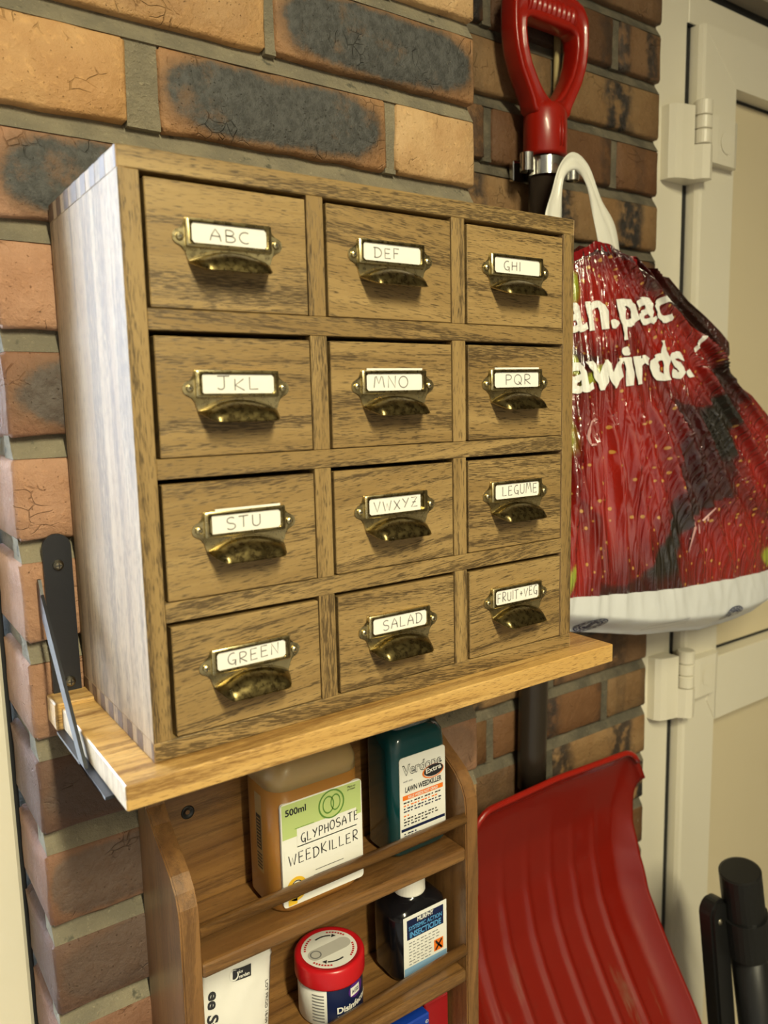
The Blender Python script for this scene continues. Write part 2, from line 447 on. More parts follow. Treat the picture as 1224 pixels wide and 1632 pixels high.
def put_hand(bm, s, fn, u0, v0, h, width, wid=.0005, slope=0., mi=0, seed=0):
    rnd = random.Random(seed); adv = [(max([p[0] for st in HAND[c] for p in st] or [.4]) + .28) for c in s]
    sx = width/(sum(adv)-.28); u = 0.
    for c, a in zip(s, adv):
        dv = rnd.uniform(-.06, .06); k = rnd.uniform(.94, 1.06)
        for st in HAND[c]:
            pts = [Vector((u0+(u+p[0])*sx, v0+(p[1]*k+dv)*h + slope*(u+p[0])*sx)) for p in st]
            L_ = []; R_ = []
            for i, p in enumerate(pts):
                d = (pts[min(i+1, len(pts)-1)]-pts[max(i-1, 0)])
                d = d.normalized() if d.length > 1e-9 else Vector((1, 0))
                n = Vector((-d.y, d.x))*wid*.5
                L_.append(bm.verts.new(fn(*(p+n)))); R_.append(bm.verts.new(fn(*(p-n))))
            for i in range(len(pts)-1):
                f = bm.faces.new((R_[i], R_[i+1], L_[i+1], L_[i])); f.material_index = mi
        u += a

# ================================================================== STRUCTURE
floor = struct(obj('floor', nbox(-2.6, 2.8, -3.3, 0.45, -.12, 0.), M['concrete']))
ceil_ = struct(obj('ceiling', nbox(-2.6, 2.8, -3.3, 0.45, 2.45, 2.55), M['ceil_paint']))
struct(obj('wall_west', nbox(-2.6, -2.5, -3.2, .4, 0, 2.45), M['wall_paint']))
struct(obj('wall_east', nbox(2.7, 2.8, -3.2, .4, 0, 2.45), M['wall_paint']))
struct(obj('wall_rear', nbox(-2.6, 2.8, -3.3, -3.2, 0, 2.45), M['wall_paint']))
# wall around the glazed door left of the pier, and beyond the white door
bm = bmesh.new()
box(bm, -2.5, -2.31, .1, .34, 0, 2.45); box(bm, -2.31, -.036, .1, .34, 2.06, 2.45)
struct(obj('wall_far_left', bm, M['wall_paint']))

# ---- brick-built wall faces
def brick_mesh(w, h, d, seed):
    rnd = random.Random(seed); bm = bmesh.new()
    nx, nz = (11, 5) if w > .15 else (7, 5)
    xs = [-w/2]+[-w/2+.003+(w-.006)*i/(nx-2) for i in range(nx-1)]+[w/2]
    zs = [-h/2]+[-h/2+.003+(h-.006)*i/(nz-2) for i in range(nz-1)]+[h/2]
    G = {}
    for i, x in enumerate(xs):
        for k, z in enumerate(zs):
            bx_, bz_ = i in (0, nx), k in (0, nz)
            y = .0026 if (bx_ and bz_) else (.0020 if (bx_ or bz_) else noise.noise(Vector((x*30, z*30, seed*3.1)))*.0007)
            jx = rnd.uniform(-.0006, .0014)*(1 if i == 0 else -1) if bx_ else 0
            jz = rnd.uniform(-.0006, .0014)*(1 if k == 0 else -1) if bz_ else 0
            if bx_ and bz_: jx += .0016*(1 if i == 0 else -1); jz += .0016*(1 if k == 0 else -1)
            G[i, k] = bm.verts.new((x+jx, y, z+jz))
    for i in range(nx):
        for k in range(nz):
            bm.faces.new((G[i, k], G[i+1, k], G[i+1, k+1], G[i, k+1]))
    ring = [(i, 0) for i in range(nx)]+[(nx, k) for k in range(nz)]+[(i, nz) for i in range(nx, 0, -1)]+[(0, k) for k in range(nz, 0, -1)]
    B = [bm.verts.new((G[q].co.x, d, G[q].co.z)) for q in ring]
    n = len(ring)
    for i in range(n):
        bm.faces.new((G[ring[i]], B[i], B[(i+1) % n], G[ring[(i+1) % n]]))
    me = bpy.data.meshes.new('brick'); bm.normal_update(); bm.to_mesh(me); bm.free()
    for p in me.polygons: p.use_smooth = True
    return me

def tone(c, k=1., a=0.):
    l = lin(*c); return (l[0]*k, l[1]*k, l[2]*k, a)
ORANGE, TAN, PINK, RED, BROWN, DRED = (200, 158, 108), (206, 170, 124), (190, 146, 116), (146, 106, 82), (166, 126, 88), (112, 84, 70)
PIT, BH, JB = .0751, .0605, .0146

def build_wall(name, x0, x1, yf, depth, plans, mort, bmat, colour, kfirst, klast, ztop0, core_back):
    """plans: {parity: [(xa, xb), ...]}; course k has its upper joint centre at ztop0 - k*PIT"""
    cbm = bmesh.new()
    box(cbm, x0+.006, x1-.006, yf+.010, core_back, 0, 2.45)
    cache = {}; todo = []
    for k in range(kfirst, klast):
        zt = ztop0 - k*PIT
        if zt-PIT > 2.45: continue
        zj0, zj1 = zt-JB/2-.001, zt+JB/2+.001
        if zj0 > 0 and zj1 < 2.45:   # weather-struck bed joint, set back at the top, flush at the foot
            prism(cbm, [(yf+.0095, zj1), (yf+.0075, zj1-.005), (yf+.0002, zj0), (yf+.03, zj0), (yf+.03, zj1)], x0+.002, x1-.002, lambda u, v, a: (a, u, v))
        zc = zt - PIT/2
        if zc < BH/2 or zc > 2.45-BH/2: continue
        row = plans[k % 2]
        for (a, b), (c, d) in zip(row, row[1:]):
            box(cbm, b-.001, c+.001, yf+.0022, yf+.03, zc-BH/2-.001, zc+BH/2+.001)
        for i, (a, b) in enumerate(row):
            w = round(b-a, 4); key = (w, (k*3+i) % 3)
            if key not in cache: cache[key] = brick_mesh(w, BH, depth, len(cache)+int(yf*100))
            todo.append((key, (a+b)/2, zc, k, i))
    wall = struct(obj(name, fixn(cbm), mort))
    for key, x, z, k, i in todo:
        o = obj('brick', cache[key], bmat, wall, loc=(x, yf+random.uniform(-.0009, .0009), z))
        o.rotation_euler = (random.uniform(-.006, .006), random.uniform(-.004, .004), random.uniform(-.004, .004))
        o.color = colour(k, i)
    return wall

PIER = {1: [(-.038, .0618), (.0852, .2938), (.3035, .399)], 0: [(-.038, .1775), (.1853, .399)]}
pier_col = {(-1, 0): tone(TAN), (-1, 1): tone(TAN), (-1, 2): tone(TAN),
            (0, 0): tone(ORANGE, 1, .12), (0, 1): tone(BROWN, 1, 1.), (1, 0): tone(ORANGE, 1.05), (1, 1): tone(BROWN, 1.05, 1.), (1, 2): tone(TAN, 1.0),
            (2, 0): tone(PINK, .9, 1.), (3, 0): tone(PINK, .95), (4, 0): tone(RED, .9, .75), (5, 0): tone(PINK, .85), (6, 0): tone(PINK, .8), (7, 0): tone(PINK, .72),
            (8, 0): tone(DRED, .9, .3), (9, 0): tone(RED, .9, .5), (10, 0): tone(DRED, .85, .3), (11, 0): tone(RED, .8)}
rc = random.Random(3)
def pc(k, i):
    return pier_col.get((k, i)) or tone(rc.choice((ORANGE, PINK, RED, BROWN)), rc.uniform(.75, .95), rc.choice((0, .3, .9)))
build_wall('wall_left', -.038, .399, 0., .099, PIER, M['mortar'], M['brick'], pc, -10, 24, 1.6853+PIT, .34)
XW0, XW1 = .401, .852
REC = {0: [(XW0, .5225), (.5345, .7505), (.7625, XW1)], 1: [(XW0, .4135), (.4255, .6355), (.6475, XW1)]}
rc2 = random.Random(11)
def rcf(k, i):
    return tone(rc2.choice((ORANGE, BROWN, BROWN, (140, 98, 62), (172, 126, 80))), rc2.uniform(.40, .72), rc2.choice((.25, .6, .9, 1.)))
build_wall('wall_right', XW0, XW1, .1224, .06, REC, M['mortar2'], M['brick2'], rcf, -10, 24, 1.6853+PIT, .34)

# ---- white door in the recess, on the right
FX0 = .853
dz1 = 2.0
d1 = struct(bpy.data.objects.new('door_1', None)); C.objects.link(d1); d1.location = (0, 0, 0)
bm = bmesh.new(); box(bm, .853, 2.7, .1224, .34, 2.012, 2.45); box(bm, 1.80, 2.7, .1224, .34, 0, 2.012)
struct(obj('wall_far_right', bm, M['wall_paint']))
bm = bmesh.new()
box(bm, FX0-.002, FX0+.100, .150, .215, 0, 2.0, .002)
box(bm, FX0+.0995, 1.73, .1502, .215, 1.955, 2.0, .002); box(bm, 1.73, 1.80, .150, .215, 0, 2.0, .002)
obj('door_frame', bm, M['upvc'], d1)
obj('frame_gap_seal', nbox(.853, 1.80, .153, .21, 1.999, 2.0125), M['seal_and_shade'], d1)
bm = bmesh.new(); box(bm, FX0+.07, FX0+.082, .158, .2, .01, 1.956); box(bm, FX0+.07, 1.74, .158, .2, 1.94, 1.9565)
obj('weather_seal', bm, M['seal_and_shade'], d1)
SX0, SX1, SZ1 = .955, 1.728, 1.948
YS, SI, SJ = .127, 1.044, 1.640
def rail(bm, pts, z0, z1): prism(bm, pts, z0, z1, lambda u, v, a: (u, v, a))
bm = bmesh.new(); box(bm, SX0-.0075, SX0+.002, .1485, .153, .02, SZ1+.002); box(bm, SX0-.0075, SX1, .1485, .153, SZ1-.001, SZ1+.006)  # black strips on the frame stand in for the sash's shadow gap
obj('sash_gap_shade', bm, M['seal_and_shade'], d1)
bm = bmesh.new()  # stiles with a bevelled outer lip
rail(bm, [(SX0, YS+.008), (SX0+.003, YS+.002), (SX0+.008, YS), (SI, YS), (SI, .170), (SX0, .170)], .03, SZ1)
obj('sash_stile', fixn(bm), M['upvc'], d1)
bm = bmesh.new(); rail(bm, [(SX1, YS+.008), (SX1-.003, YS+.002), (SX1-.008, YS), (SJ, YS), (SJ, .170), (SX1, .170)], .03, SZ1)
obj('sash_stile', fixn(bm), M['upvc'], d1)
def hrail(z0, z1, name):
    bm = bmesh.new()
    prism(bm, [(YS+.0001, z0), (.170, z0), (.170, z1), (YS+.0001, z1)], SI, SJ, lambda u, v, a: (a, u, v))
    if name == 'sash_midrail':   # pointed weld ends laid over the stiles
        for s_, xe in ((-1, SI), (1, SJ)):
            zm = z0+(z1-z0)*.36
            prism(bm, [(xe-s_*.001, z0+.001), (xe-s_*.001, z1-.001), (xe+s_*.024, zm)], YS-.0012, YS+.01, lambda u, v, a: (u, a, v))
        box(bm, SI, SJ, YS-.0012, YS+.0002, z0+.001, z1-.001)
    obj(name, fixn(bm), M['upvc'], d1)
hrail(1.874, SZ1, 'sash_top_rail'); hrail(.866, .977, 'sash_midrail'); hrail(.031, .16, 'sash_bottom_rail')
def panel(z0, z1):
    obj('door_panel', nbox(SI, SJ, .155, .168, z0, z1), M['upvc2'], d1)
    bm = bmesh.new(); box(bm, SI, SJ, .1525, .156, z1-.0035, z1); box(bm, SI, SJ, .1525, .156, z0, z0+.0035); box(bm, SJ-.003, SJ, .1525, .156, z0, z1)
    obj('panel_gasket', bm, M['seal_and_shade'], d1)
panel(.977, 1.874); panel(.16, .866)
# weld line of the sash corner
bm = bmesh.new(); tube(bm, [(SX0+.012, YS+.0001, SZ1-.010), (SI, YS+.0001, 1.874)], .0008, 6)
obj('corner_weld', bm, M['upvc'], d1)
def hinge(zc):
    h = bpy.data.objects.new('hinge', None); C.objects.link(h); h.parent = d1; h.location = (0, 0, zc)
    bm = bmesh.new()   # frame leaf: curved cover, wrapping the pin at the foot
    prism(bm, [(.893, .1505), (.893, .137), (.899, .129), (.910, .125), (.932, .121), (.932, .1505)], -.052, .050, lambda u, v, a: (u, v, a))
    prism(bm, [(.9315, .1505), (.9315, .121), (.938, .111), (.948, .105), (.958, .108), (.961, .118), (.958, .1265), (.952, .1505)], -.052, -.004, lambda u, v, a: (u, v, a))
    obj('hinge_leaf', fixn(bm), M['upvc'], h)
    bm = bmesh.new()
    prism(bm, [(.956, .1272), (.958, .112), (.975, .111), (1.020, .112), (1.032, .116), (1.036, .1272)], -.026, .040, lambda u, v, a: (u, v, a))
    lathe(bm, [(.0, .0014), (.012, .0008), (.016, -.0008)], (.998, .111, .006), 24, ax='y')
    obj('hinge_leaf', fixn(bm), M['upvc'], h)
    bm = bmesh.new()
    for a, b in ((-.003, .017), (.0178, .036), (.0368, .058)):
        lathe(bm, [(.0120, a), (.0134, a+.0012), (.0134, b-.0012), (.0120, b)], (.947, .1185, 0), 24)
    obj('hinge_knuckle', fixn(bm), M['upvc'], h, smooth=False)
hinge(1.778); hinge(.952)

# ---- glazed door / window left of the pier: white frame, then a large pane
w1 = struct(bpy.data.objects.new('window_1', None)); C.objects.link(w1)
bm = bmesh.new()
box(bm, -.080, -.0400, .102, .165, 0, 2.05, .003); box(bm, -2.305, -2.26, .102, .165, 0, 2.05, .003)
box(bm, -2.26, -.080, .102, .165, 2.0, 2.05, .003); box(bm, -2.26, -.080, .102, .165, 0, .2, .003)
obj('window_frame', bm, M['upvc'], w1)
bm = bmesh.new(); box(bm, -.0402, -.0365, .103, .16, 0, 2.05)
obj('window_seal', bm, M['seal_and_shade'], w1)
obj('window_pane', nbox(-2.262, -.078, .135, .141, .198, 2.002), M['pane'], w1)
# paving outside
struct(obj('ground_outside', nbox(-8, 8, .46, 12, -.15, -.05), M['concrete']))

# ---- ceiling batten lamp (its own light sits under the diffuser)
lamp = thing('batten_lamp', 'long white batten light fixed to the ceiling out in the room', 'lamp', (LAMP_POS[0], LAMP_POS[1], 2.45))
obj('lamp_body', nbox(-.05, .05, -.76, .76, -.036, 0, .006, 2), M['lamp_white'], lamp)
ld = bpy.data.lights.new('batten_light', 'AREA'); lo = bpy.data.objects.new('batten_light', ld); C.objects.link(lo)
ld.shape = 'RECTANGLE'; ld.size = .10; ld.size_y = 1.50; ld.energy = LAMP_W; ld.color = LAMP_COL; lo.parent = lamp; lo.location = (0, 0, -.040)

# ================================================================== CABINET
W_, H_, D_, T_ = .362, .352, .159, .0119
cab = thing('drawer_cabinet', 'stained oak cabinet of twelve small drawers with brass cup pulls on the ash shelf', 'cabinet', (0, 0, 1.2))
YF = -.159; YB = -.003
FIN = [(-.1592+.0205*i, -.1592+.0205*i+.0108) for i in range(8)]
def finger_bm(bm, xa, xb, z0, z1):
    for i, (a, b) in enumerate(FIN):
        a2 = max(a, YF+.0004); b2 = min(b, YB-.0005)
        if i == 0: b2 = a+.0045
        box(bm, xa, xb, a2, b2, z0, z1, mi=1)
bm = nbox(.0002, W_-.0002, YF, YB, H_-T_, H_, .0006); finger_bm(bm, -.0003, .004, H_-T_, H_-.0004); finger_bm(bm, W_-.004, W_+.0003, H_-T_, H_-.0004)
obj('top_panel', bm, [M['oak_x'], M['oak_end']], cab)
bm = nbox(.0002, W_-.0002, YF, YB, 0, T_, .0006); finger_bm(bm, -.0003, .004, .0004, T_); finger_bm(bm, W_-.004, W_+.0003, .0004, T_)
obj('bottom_panel', bm, [M['oak_x'], M['oak_end']], cab)
M['oak_side'] = wood_mat('oak_side', 2, lin(190, 162, 122), lin(164, 134, 96), lin(84, 66, 48), rough=.6, pore=.6, figure=.8, tilt=.02, spec=.3)
def side(x0, x1):
    o = obj('side_panel', nbox(x0, x1, YF-.0001, YB, T_+.00005, H_-T_-.00005, .0004), [M['oak_z'], M['oak_side']], cab)
    for p in o.data.polygons:
        if abs(p.normal.x) > .9: p.material_index = 1
    return o
side(0., T_); side(W_-T_, W_)
# ends of the sides that show between the fingers of the top and bottom boards
for xa, xb in ((-.00015, .004), (W_-.004, W_+.00015)):
    for z0, z1 in ((H_-T_-.0002, H_-.0005), (.0005, T_+.0002)):
        bm = nbox(xa, xb, YF+.0003, YB-.0004, z0, z1)
        obj('joint_socket', bm, M['oak_side'], cab)
obj('back_panel', nbox(T_, W_-T_, YB-.006, YB-.0005, T_, H_-T_), M['oak_x'], cab)
XO = [(.0119, .1166), (.1288, .2345), (.2467, .3501)]
ZO = [(.0119, .0838), (.0957, .1690), (.1809, .2542), (.2662, .3401)]
for (a, b), (c, d) in zip(ZO, ZO[1:]):
    obj('cross_rail', nbox(T_, W_-T_, YF, YB-.006, b, c, .0004), M['oak_x'], cab)
for z0, z1 in ZO:
    for (a, b), (c, d) in zip(XO, XO[1:]):
        obj('divider', nbox(b, c, YF+.0001, YB-.006, z0+.0001, z1-.0001, .0004), M['oak_z'], cab)

# ---- cup pull with card frame (local origin at the middle of the two screws, on the drawer face, -y is out)
def pull_mesh():
    bm = bmesh.new()
    half = [(0, .0112), (.0272, .0112), (.0274, .0098), (.0282, .0070), (.0302, .0052)]
    half += [(.0305+.0043*math.cos(math.radians(t)), .0043*math.sin(math.radians(t))+.0004) for t in range(75, -95, -17)]
    half += [(.0292, -.0052), (.0276, -.0075), (.0268, -.0104), (.0256, -.0130), (.0190, -.0140), (0, -.0140)]
    out = [(-x, z) for x, z in half[1:-1]][::-1]
    out = half + out
    prism(bm, out, -.0009, 0., lambda u, v, a: (u, a, v))
    # raised frame around the card window (a chamfered ring)
    ox, oz0, oz1 = .0272, -.0048, .0112; ix, iz0, iz1 = .0238, -.0026, .0088
    def ring(hx, a, b, y, cc): return [(-hx+cc, y, a), (hx-cc, y, a), (hx, y, a+cc), (hx, y, b-cc), (hx-cc, y, b), (-hx+cc, y, b), (-hx, y, b-cc), (-hx, y, a+cc)]
    R = [ring(ox, oz0, oz1, -.0008, .0006), ring(ox-.0002, oz0+.0002, oz1-.0002, -.0026, .0006), ring(ox-.0009, oz0+.0009, oz1-.0008, -.0032, .0008),
         ring(ix+.0005, iz0-.0004, iz1+.0004, -.0032, .0012), ring(ix, iz0, iz1, -.0028, .0014), ring(ix, iz0, iz1, -.0010, .0014)]
    V = [[bm.verts.new(p) for p in r] for r in R]
    for k in range(len(V)-1):
        for i in range(8): bm.faces.new((V[k][i], V[k][(i+1) % 8], V[k+1][(i+1) % 8], V[k+1][i]))
    # the cup: from an arched crease on the plate out to a straight lip
    nt, ns = 26, 9; G = []
    NS = ns+1
    for i in range(nt+1):
        t = -1+2*i/nt; e = math.sqrt(max(0, 1-t*t)); col = []
        a = Vector((t*.0258, -.0010, -.0128+.0068*(1-t*t)))
        prof = min(1., (1-abs(t))/.30); prof = math.sin(prof*math.pi/2)
        b = Vector((t*.0258*(1-.0*e), -.0012-.0140*prof, -.0131-.0058*prof))
        for s in range(ns+1):
            q = s/ns; ang = q*math.pi/2
            # elliptical sweep: goes out first, then turns down
            y = a.y + (b.y-a.y)*(.85*math.sin(ang)+.15*q); z = a.z + (b.z-a.z)*(.8*(1-math.cos(ang))+.2*q)
            col.append(bm.verts.new((a.x+(b.x-a.x)*q, y, z)))
        w_ = col[-1].co; col.append(bm.verts.new((w_.x*1.01, w_.y-.0011*prof, w_.z-.0004*prof)))   # flared lip
        G.append(col)
    inner = [[bm.verts.new(v.co+Vector((0, .0009, -.0006 if k < NS else 0.))) for k, v in enumerate(col)] for col in G]
    for i in range(nt):
        for s in range(NS):
            bm.faces.new((G[i][s], G[i+1][s], G[i+1][s+1], G[i][s+1])); bm.faces.new((inner[i][s], inner[i][s+1], inner[i+1][s+1], inner[i+1][s]))
        bm.faces.new((G[i][NS], G[i+1][NS], inner[i+1][NS], inner[i][NS]))
    # crease bead along the arch
    tube(bm, [Vector((t*.0258, -.0012, -.0128+.0070*(1-t*t))) for t in [-1+2*i/24 for i in range(25)]], .0006, 6)
    fixn(bm)
    me = bpy.data.meshes.new('cup_pull'); bm.to_mesh(me); bm.free()
    for p in me.polygons: p.use_smooth = True
    me.materials.append(M['brass'])
    try: me.set_sharp_from_angle(angle=math.radians(32))
    except Exception: pass
    return me
pull_me = pull_mesh()
bm = bmesh.new()
lathe(bm, [(.0, -.0019), (.0012, -.0019), (.0021, -.0014), (.0023, -.0008), (.0023, .0)], (0, 0, 0), 18, ax='y', cap=False)
box(bm, -.0013, .0013, -.00205, -.0015, -.00022, .00022, mi=1); box(bm, -.00022, .00022, -.00205, -.0015, -.0013, .0013, mi=1)
screw_me = bpy.data.meshes.new('screw'); fixn(bm); bm.to_mesh(screw_me); bm.free()
screw_me.materials.append(M['brass']); screw_me.materials.append(M['ink'])
# (text, x, z, tilt, card shift, hand u0, height, width, slope)
PULLS = {(0, 3): ('ABC', .0634, .3065, .006, 0., -.0125, .0058, .0245, -.01), (1, 3): ('DEF', .1813, .3067, .004, 0., -.015, .0056, .0205, 0.), (2, 3): ('GHI', .2980, .3074, .002, 0., -.014, .0056, .0165, .01),
         (0, 2): ('JKL', .0644, .2207, -.004, .0008, -.0135, .0062, .0265, .0), (1, 2): ('MNO', .1813, .2215, .008, -.0002, -.0175, .0066, .0285, .01), (2, 2): ('PQR', .2970, .2230, .012, -.0003, -.012, .0064, .0265, .0),
         (0, 1): ('STU', .0655, .1366, .000, .0012, -.0130, .0062, .0225, .02), (1, 1): ('VWXYZ', .1810, .1368, .004, -.0022, -.0195, .0058, .0375, .02), (2, 1): ('LEGUME', .2978, .1374, -.002, 0., -.016, .0064, .0375, .02),
         (0, 0): ('GREEN', .0653, .0513, .002, 0., -.0165, .0062, .0350, .04), (1, 0): ('SALAD', .1817, .0517, -.006, 0., -.015, .0064, .0345, .03), (2, 0): ('FRUIT+VEG', .2982, .0535, -.008, 0., -.0215, .0062, .0435, .03)}
for (ci, ri), (txt, px, pz, tilt, shift, hu, hh, hw, sl) in PULLS.items():
    (xa, xb), (za, zb) = XO[ci], ZO[ri]
    g = random.Random(ci*10+ri)
    x0, x1, z0, z1 = xa+.0024+g.uniform(0, .0006), xb-.0007, za+.0005, zb-.0026-g.uniform(0, .0006)
    yf = YF+.0002+g.uniform(0, .0006)
    cx, cz = (x0+x1)/2, (z0+z1)/2
    bm = nbox(x0-cx, x1-cx, 0., .012, z0-cz, z1-cz, .0005)
    box(bm, x0-cx+.001, x1-cx-.001, .012, .142, z0-cz, z1-cz-.006)
    dr = obj('drawer', bm, M['oak_x'], cab, loc=(cx, yf, cz))
    def sub(name, me, mat, dx=0., dy=0., dz=0.):
        o = obj(name, me, mat, dr, loc=(px-cx+dx, -.0001+dy, pz-cz+dz)); o.rotation_euler = (0, -tilt, 0); return o
    sub('cup_pull', pull_me, M['brass'])
    for s in (-1, 1):
        q = sub('screw', screw_me, [M['brass'], M['ink']], s*.0305, -.0008, .0004+s*tilt*.03); q.rotation_euler = (0, random.uniform(0, 1.5), 0)
    cbm = bmesh.new(); sh = shift
    box(cbm, -.0238+max(0, sh)*1.3, .0238+min(0, sh)*1.3, -.0019, -.0012, -.0042, .0092)
    if txt in ('MNO', 'PQR', 'STU'): box(cbm, -.0235+abs(sh)*3, .0240, -.0019, -.0012, .009, .0124)
    sub('label_card', cbm, M['paper'])
    hb = bmesh.new(); put_hand(hb, txt, lambda u, v: (u, -.00205, v), hu, -.0004-sl*hw*.4, hh*1.16, hw, .00078, sl, seed=ci*7+ri)
    sub('handwriting', hb, M['pencil'])

# ================================================================== SHELF WITH BRACKET
shelf = thing('wall_shelf', 'pale ash board shelf under the drawer cabinet, on a black bracket', 'shelf', (0, 0, 1.1842))
bm = nbox(-.0232, .3968, -.1768, -.0285, 0, .0157, .0008)
o = obj('shelf_board', bm, [M['ash'], M['ash_end']], shelf)
for p in o.data.polygons:
    if p.normal.x < -.9 or p.normal.x > .9: p.material_index = 1
obj('back_batten', nbox(-.0275, .4, -.0282, -.002, -.0015, .0185, .001), M['ash'], shelf)
def bracket(x):
    b = thing('shelf_bracket', 'black flat steel shelf bracket screwed to the bricks at the left end of the shelf' if x < .1 else 'black flat steel shelf bracket hidden behind the right end of the cabinet', 'bracket', (x, 0, 1.2))
    if x < .1:
        bm = bmesh.new(); w = .0100
        pts = [(-w, .0025), (w, .0025)] + [(w*math.cos(math.radians(t)), .1115+w*math.sin(math.radians(t))) for t in range(0, 181, 15)]
        prism(bm, pts, -.0046, -.0016, lambda u, v, a: (u, a, v)); obj('wall_plate', fixn(bm), M['black_metal'], b)
    else:
        obj('wall_plate', nbox(-.010, .010, -.0046, -.0016, .004, .11), M['black_metal'], b)
    # strap: from high on the plate down to a foot under the shelf
    bm = bmesh.new(); t = .0011; yb0, zb0, yb1, zb1 = -.005, .0765, -.0985, -.0180
    if x < .1:
        X0 = -.0135
        pts = [(yb0, zb0+.006), (yb0, zb0-.016), (yb1+.008, zb1-.0006), (yb1-.002, zb1-.0006), (yb1-.002, zb1+.0012), (yb1, zb1+.0015)]
        pts = [(-.0046, .090), (-.0046, .068), (-.092, -.0182), (-.1445, -.0182), (-.1445, -.0168), (-.1045, -.0164), (-.0125, .080), (-.0080, .090)]
        prism(bm, pts, X0-.0016, X0+.0006, lambda u, v, a: (a, u, v))
        box(bm, X0-.0016, X0+.020, -.150, -.030, -.0182, -.0162)
        obj('diagonal_strap', fixn(bm), M['black_metal'], b)
        for zz, yy in ((.0985, 0), (.0100, 0)):
            bm = bmesh.new(); lathe(bm, [(0, -.0082), (.0022, -.0080), (.0036, -.0066), (.0040, -.0046)], (0, 0, 0), 20, ax='y', cap=False)
            box(bm, -.0022, .0022, -.0084, -.0076, -.0004, .0004, mi=1); box(bm, -.0004, .0004, -.0084, -.0076, -.0022, .0022, mi=1)
            obj('screw', fixn(bm), [M['screw'], M['ink']], b, loc=(.0 if zz > .05 else .002, 0, zz))
    else:
        obj('diagonal_strap', nbox(-.001, .001, -.1, -.0046, -.0182, -.0162), M['black_metal'], b)
    return b
bracket(-.0128)

# ================================================================== RACK UNDER THE SHELF
RX0, RX1, RT = .0335, .322, .0150
rack = thing('bottle_rack', 'varnished pine wall rack of narrow shelves with dowel rails below the ash shelf', 'rack', (0, 0, .66))
def R_(z): return z-.66
side_pts = [(-.0, 0), (-.0835, 0), (-.0852, .004), (-.0852, R_(1.036)), (-.0838, R_(1.047)), (-.0790, R_(1.058)), (-.070, R_(1.068)), (-.058, R_(1.076)), (-.046, R_(1.083)), (-.034, R_(1.0915)), (-.024, R_(1.102)), (-.018, R_(1.115)), (-.016, R_(1.13)), (-.016, R_(1.150)), (0, R_(1.150))]
for x0 in (RX0, RX1-RT):
    bm = bmesh.new(); prism(bm, side_pts, x0, x0+RT, lambda u, v, a: (a, u, v)); fixn(bm)
    bmesh.ops.bevel(bm, geom=[e for e in bm.edges if abs((e.verts[0].co-e.verts[1].co).x) < 1e-6], offset=.0012, segments=2, affect='EDGES')
    obj('side_panel', bm, M['rack_z'], rack)
XI0, XI1 = RX0+RT, RX1-RT
obj('back_board', nbox(XI0, XI1, -.009, -.0015, .004, R_(1.148)), M['rack_x'], rack)
SH = [.9995, .8755, .715]
for zt in SH:
    bm = nbox(XI0, XI1, -.0850, -.009, R_(zt)-.0125, R_(zt), .0025, 2); obj('rack_shelf', bm, M['rack_x'], rack)
    za, zb = (.0250, .0275) if zt > .9 else (.0060, .0190)
    bm = bmesh.new(); tube(bm, [(XI0, -.0815, R_(zt)+za), (XI1, -.0815, R_(zt)+zb)], .0052, 14)
    obj('dowel_rail', bm, M['rack_x'], rack, smooth=True)
bm = bmesh.new(); lathe(bm, [(0, -.0088), (.0038, -.0092), (.0052, -.0102), (.0058, -.0092)], (.0715, 0, R_(1.080)), 20, ax='y', cap=False)
obj('screw_cap', fixn(bm), M['dark_plastic'], rack, smooth=True)

# ---- bottles
def bottle_loft(bm, prof, cx, cy, n=6, mi=0):
    """prof: list of (z, half_x, half_y, corner)"""
    loft(bm, [[(cx+px_, cy+py_, z) for px_, py_ in rrect(hx, hy, min(r, hx*.999, hy*.999), n)] for z, hx, hy, r in prof], mi)
    return fixn(bm)

M['amber'] = liquid_mat('amber_liquid_plastic', lin(156, 108, 50), .32, sss=.35)
M['amber_clear'] = liquid_mat('frosted_plastic', lin(168, 142, 96), .4, sss=.3)
M['white_cap'] = plain('white_cap', (.80, .77, .70, 1), .4)
M['label_white'] = plain('label_white', (.82, .81, .76, 1), .45)
M['label_green'] = plain('label_green', lin(186, 204, 130), .45)
M['green_ink'] = plain('green_ink', lin(96, 140, 60), .5)
M['yellow_ink'] = plain('yellow_ink', lin(236, 190, 50), .5)
M['orange_ink'] = plain('orange_ink', lin(236, 120, 30), .5)
M['grey_ink'] = plain('grey_ink', (.18, .18, .18, 1), .5)
M['teal'] = liquid_mat('teal_plastic', lin(6, 60, 64), .22)
M['clear_cap'] = liquid_mat('clear_cap', (.55, .58, .58, 1), .12, trans=.75)
M['black_glass'] = plain('black_bottle', (.006, .006, .008, 1), .16)
M['navy'] = plain('navy_print', lin(18, 30, 70), .35)
M['cyan_ink'] = plain('cyan_ink', lin(90, 160, 215), .4)
M['paleblue'] = plain('pale_blue_print', lin(130, 170, 205), .4)
M['lid_red'] = plain('red_lid', lin(190, 22, 30), .3)
M['purple'] = plain('purple_print', lin(88, 40, 130), .35)
M['label_grey'] = plain('label_grey', (.50, .48, .44, 1), .5)
M['silver_film'] = plain('silver_white_film', (.80, .78, .74, 1), .22, bump=.5, bscale=60)
M['blue_box'] = plain('blue_box', lin(20, 60, 160), .35)
M['red_box'] = plain('red_box', lin(150, 20, 26), .35)

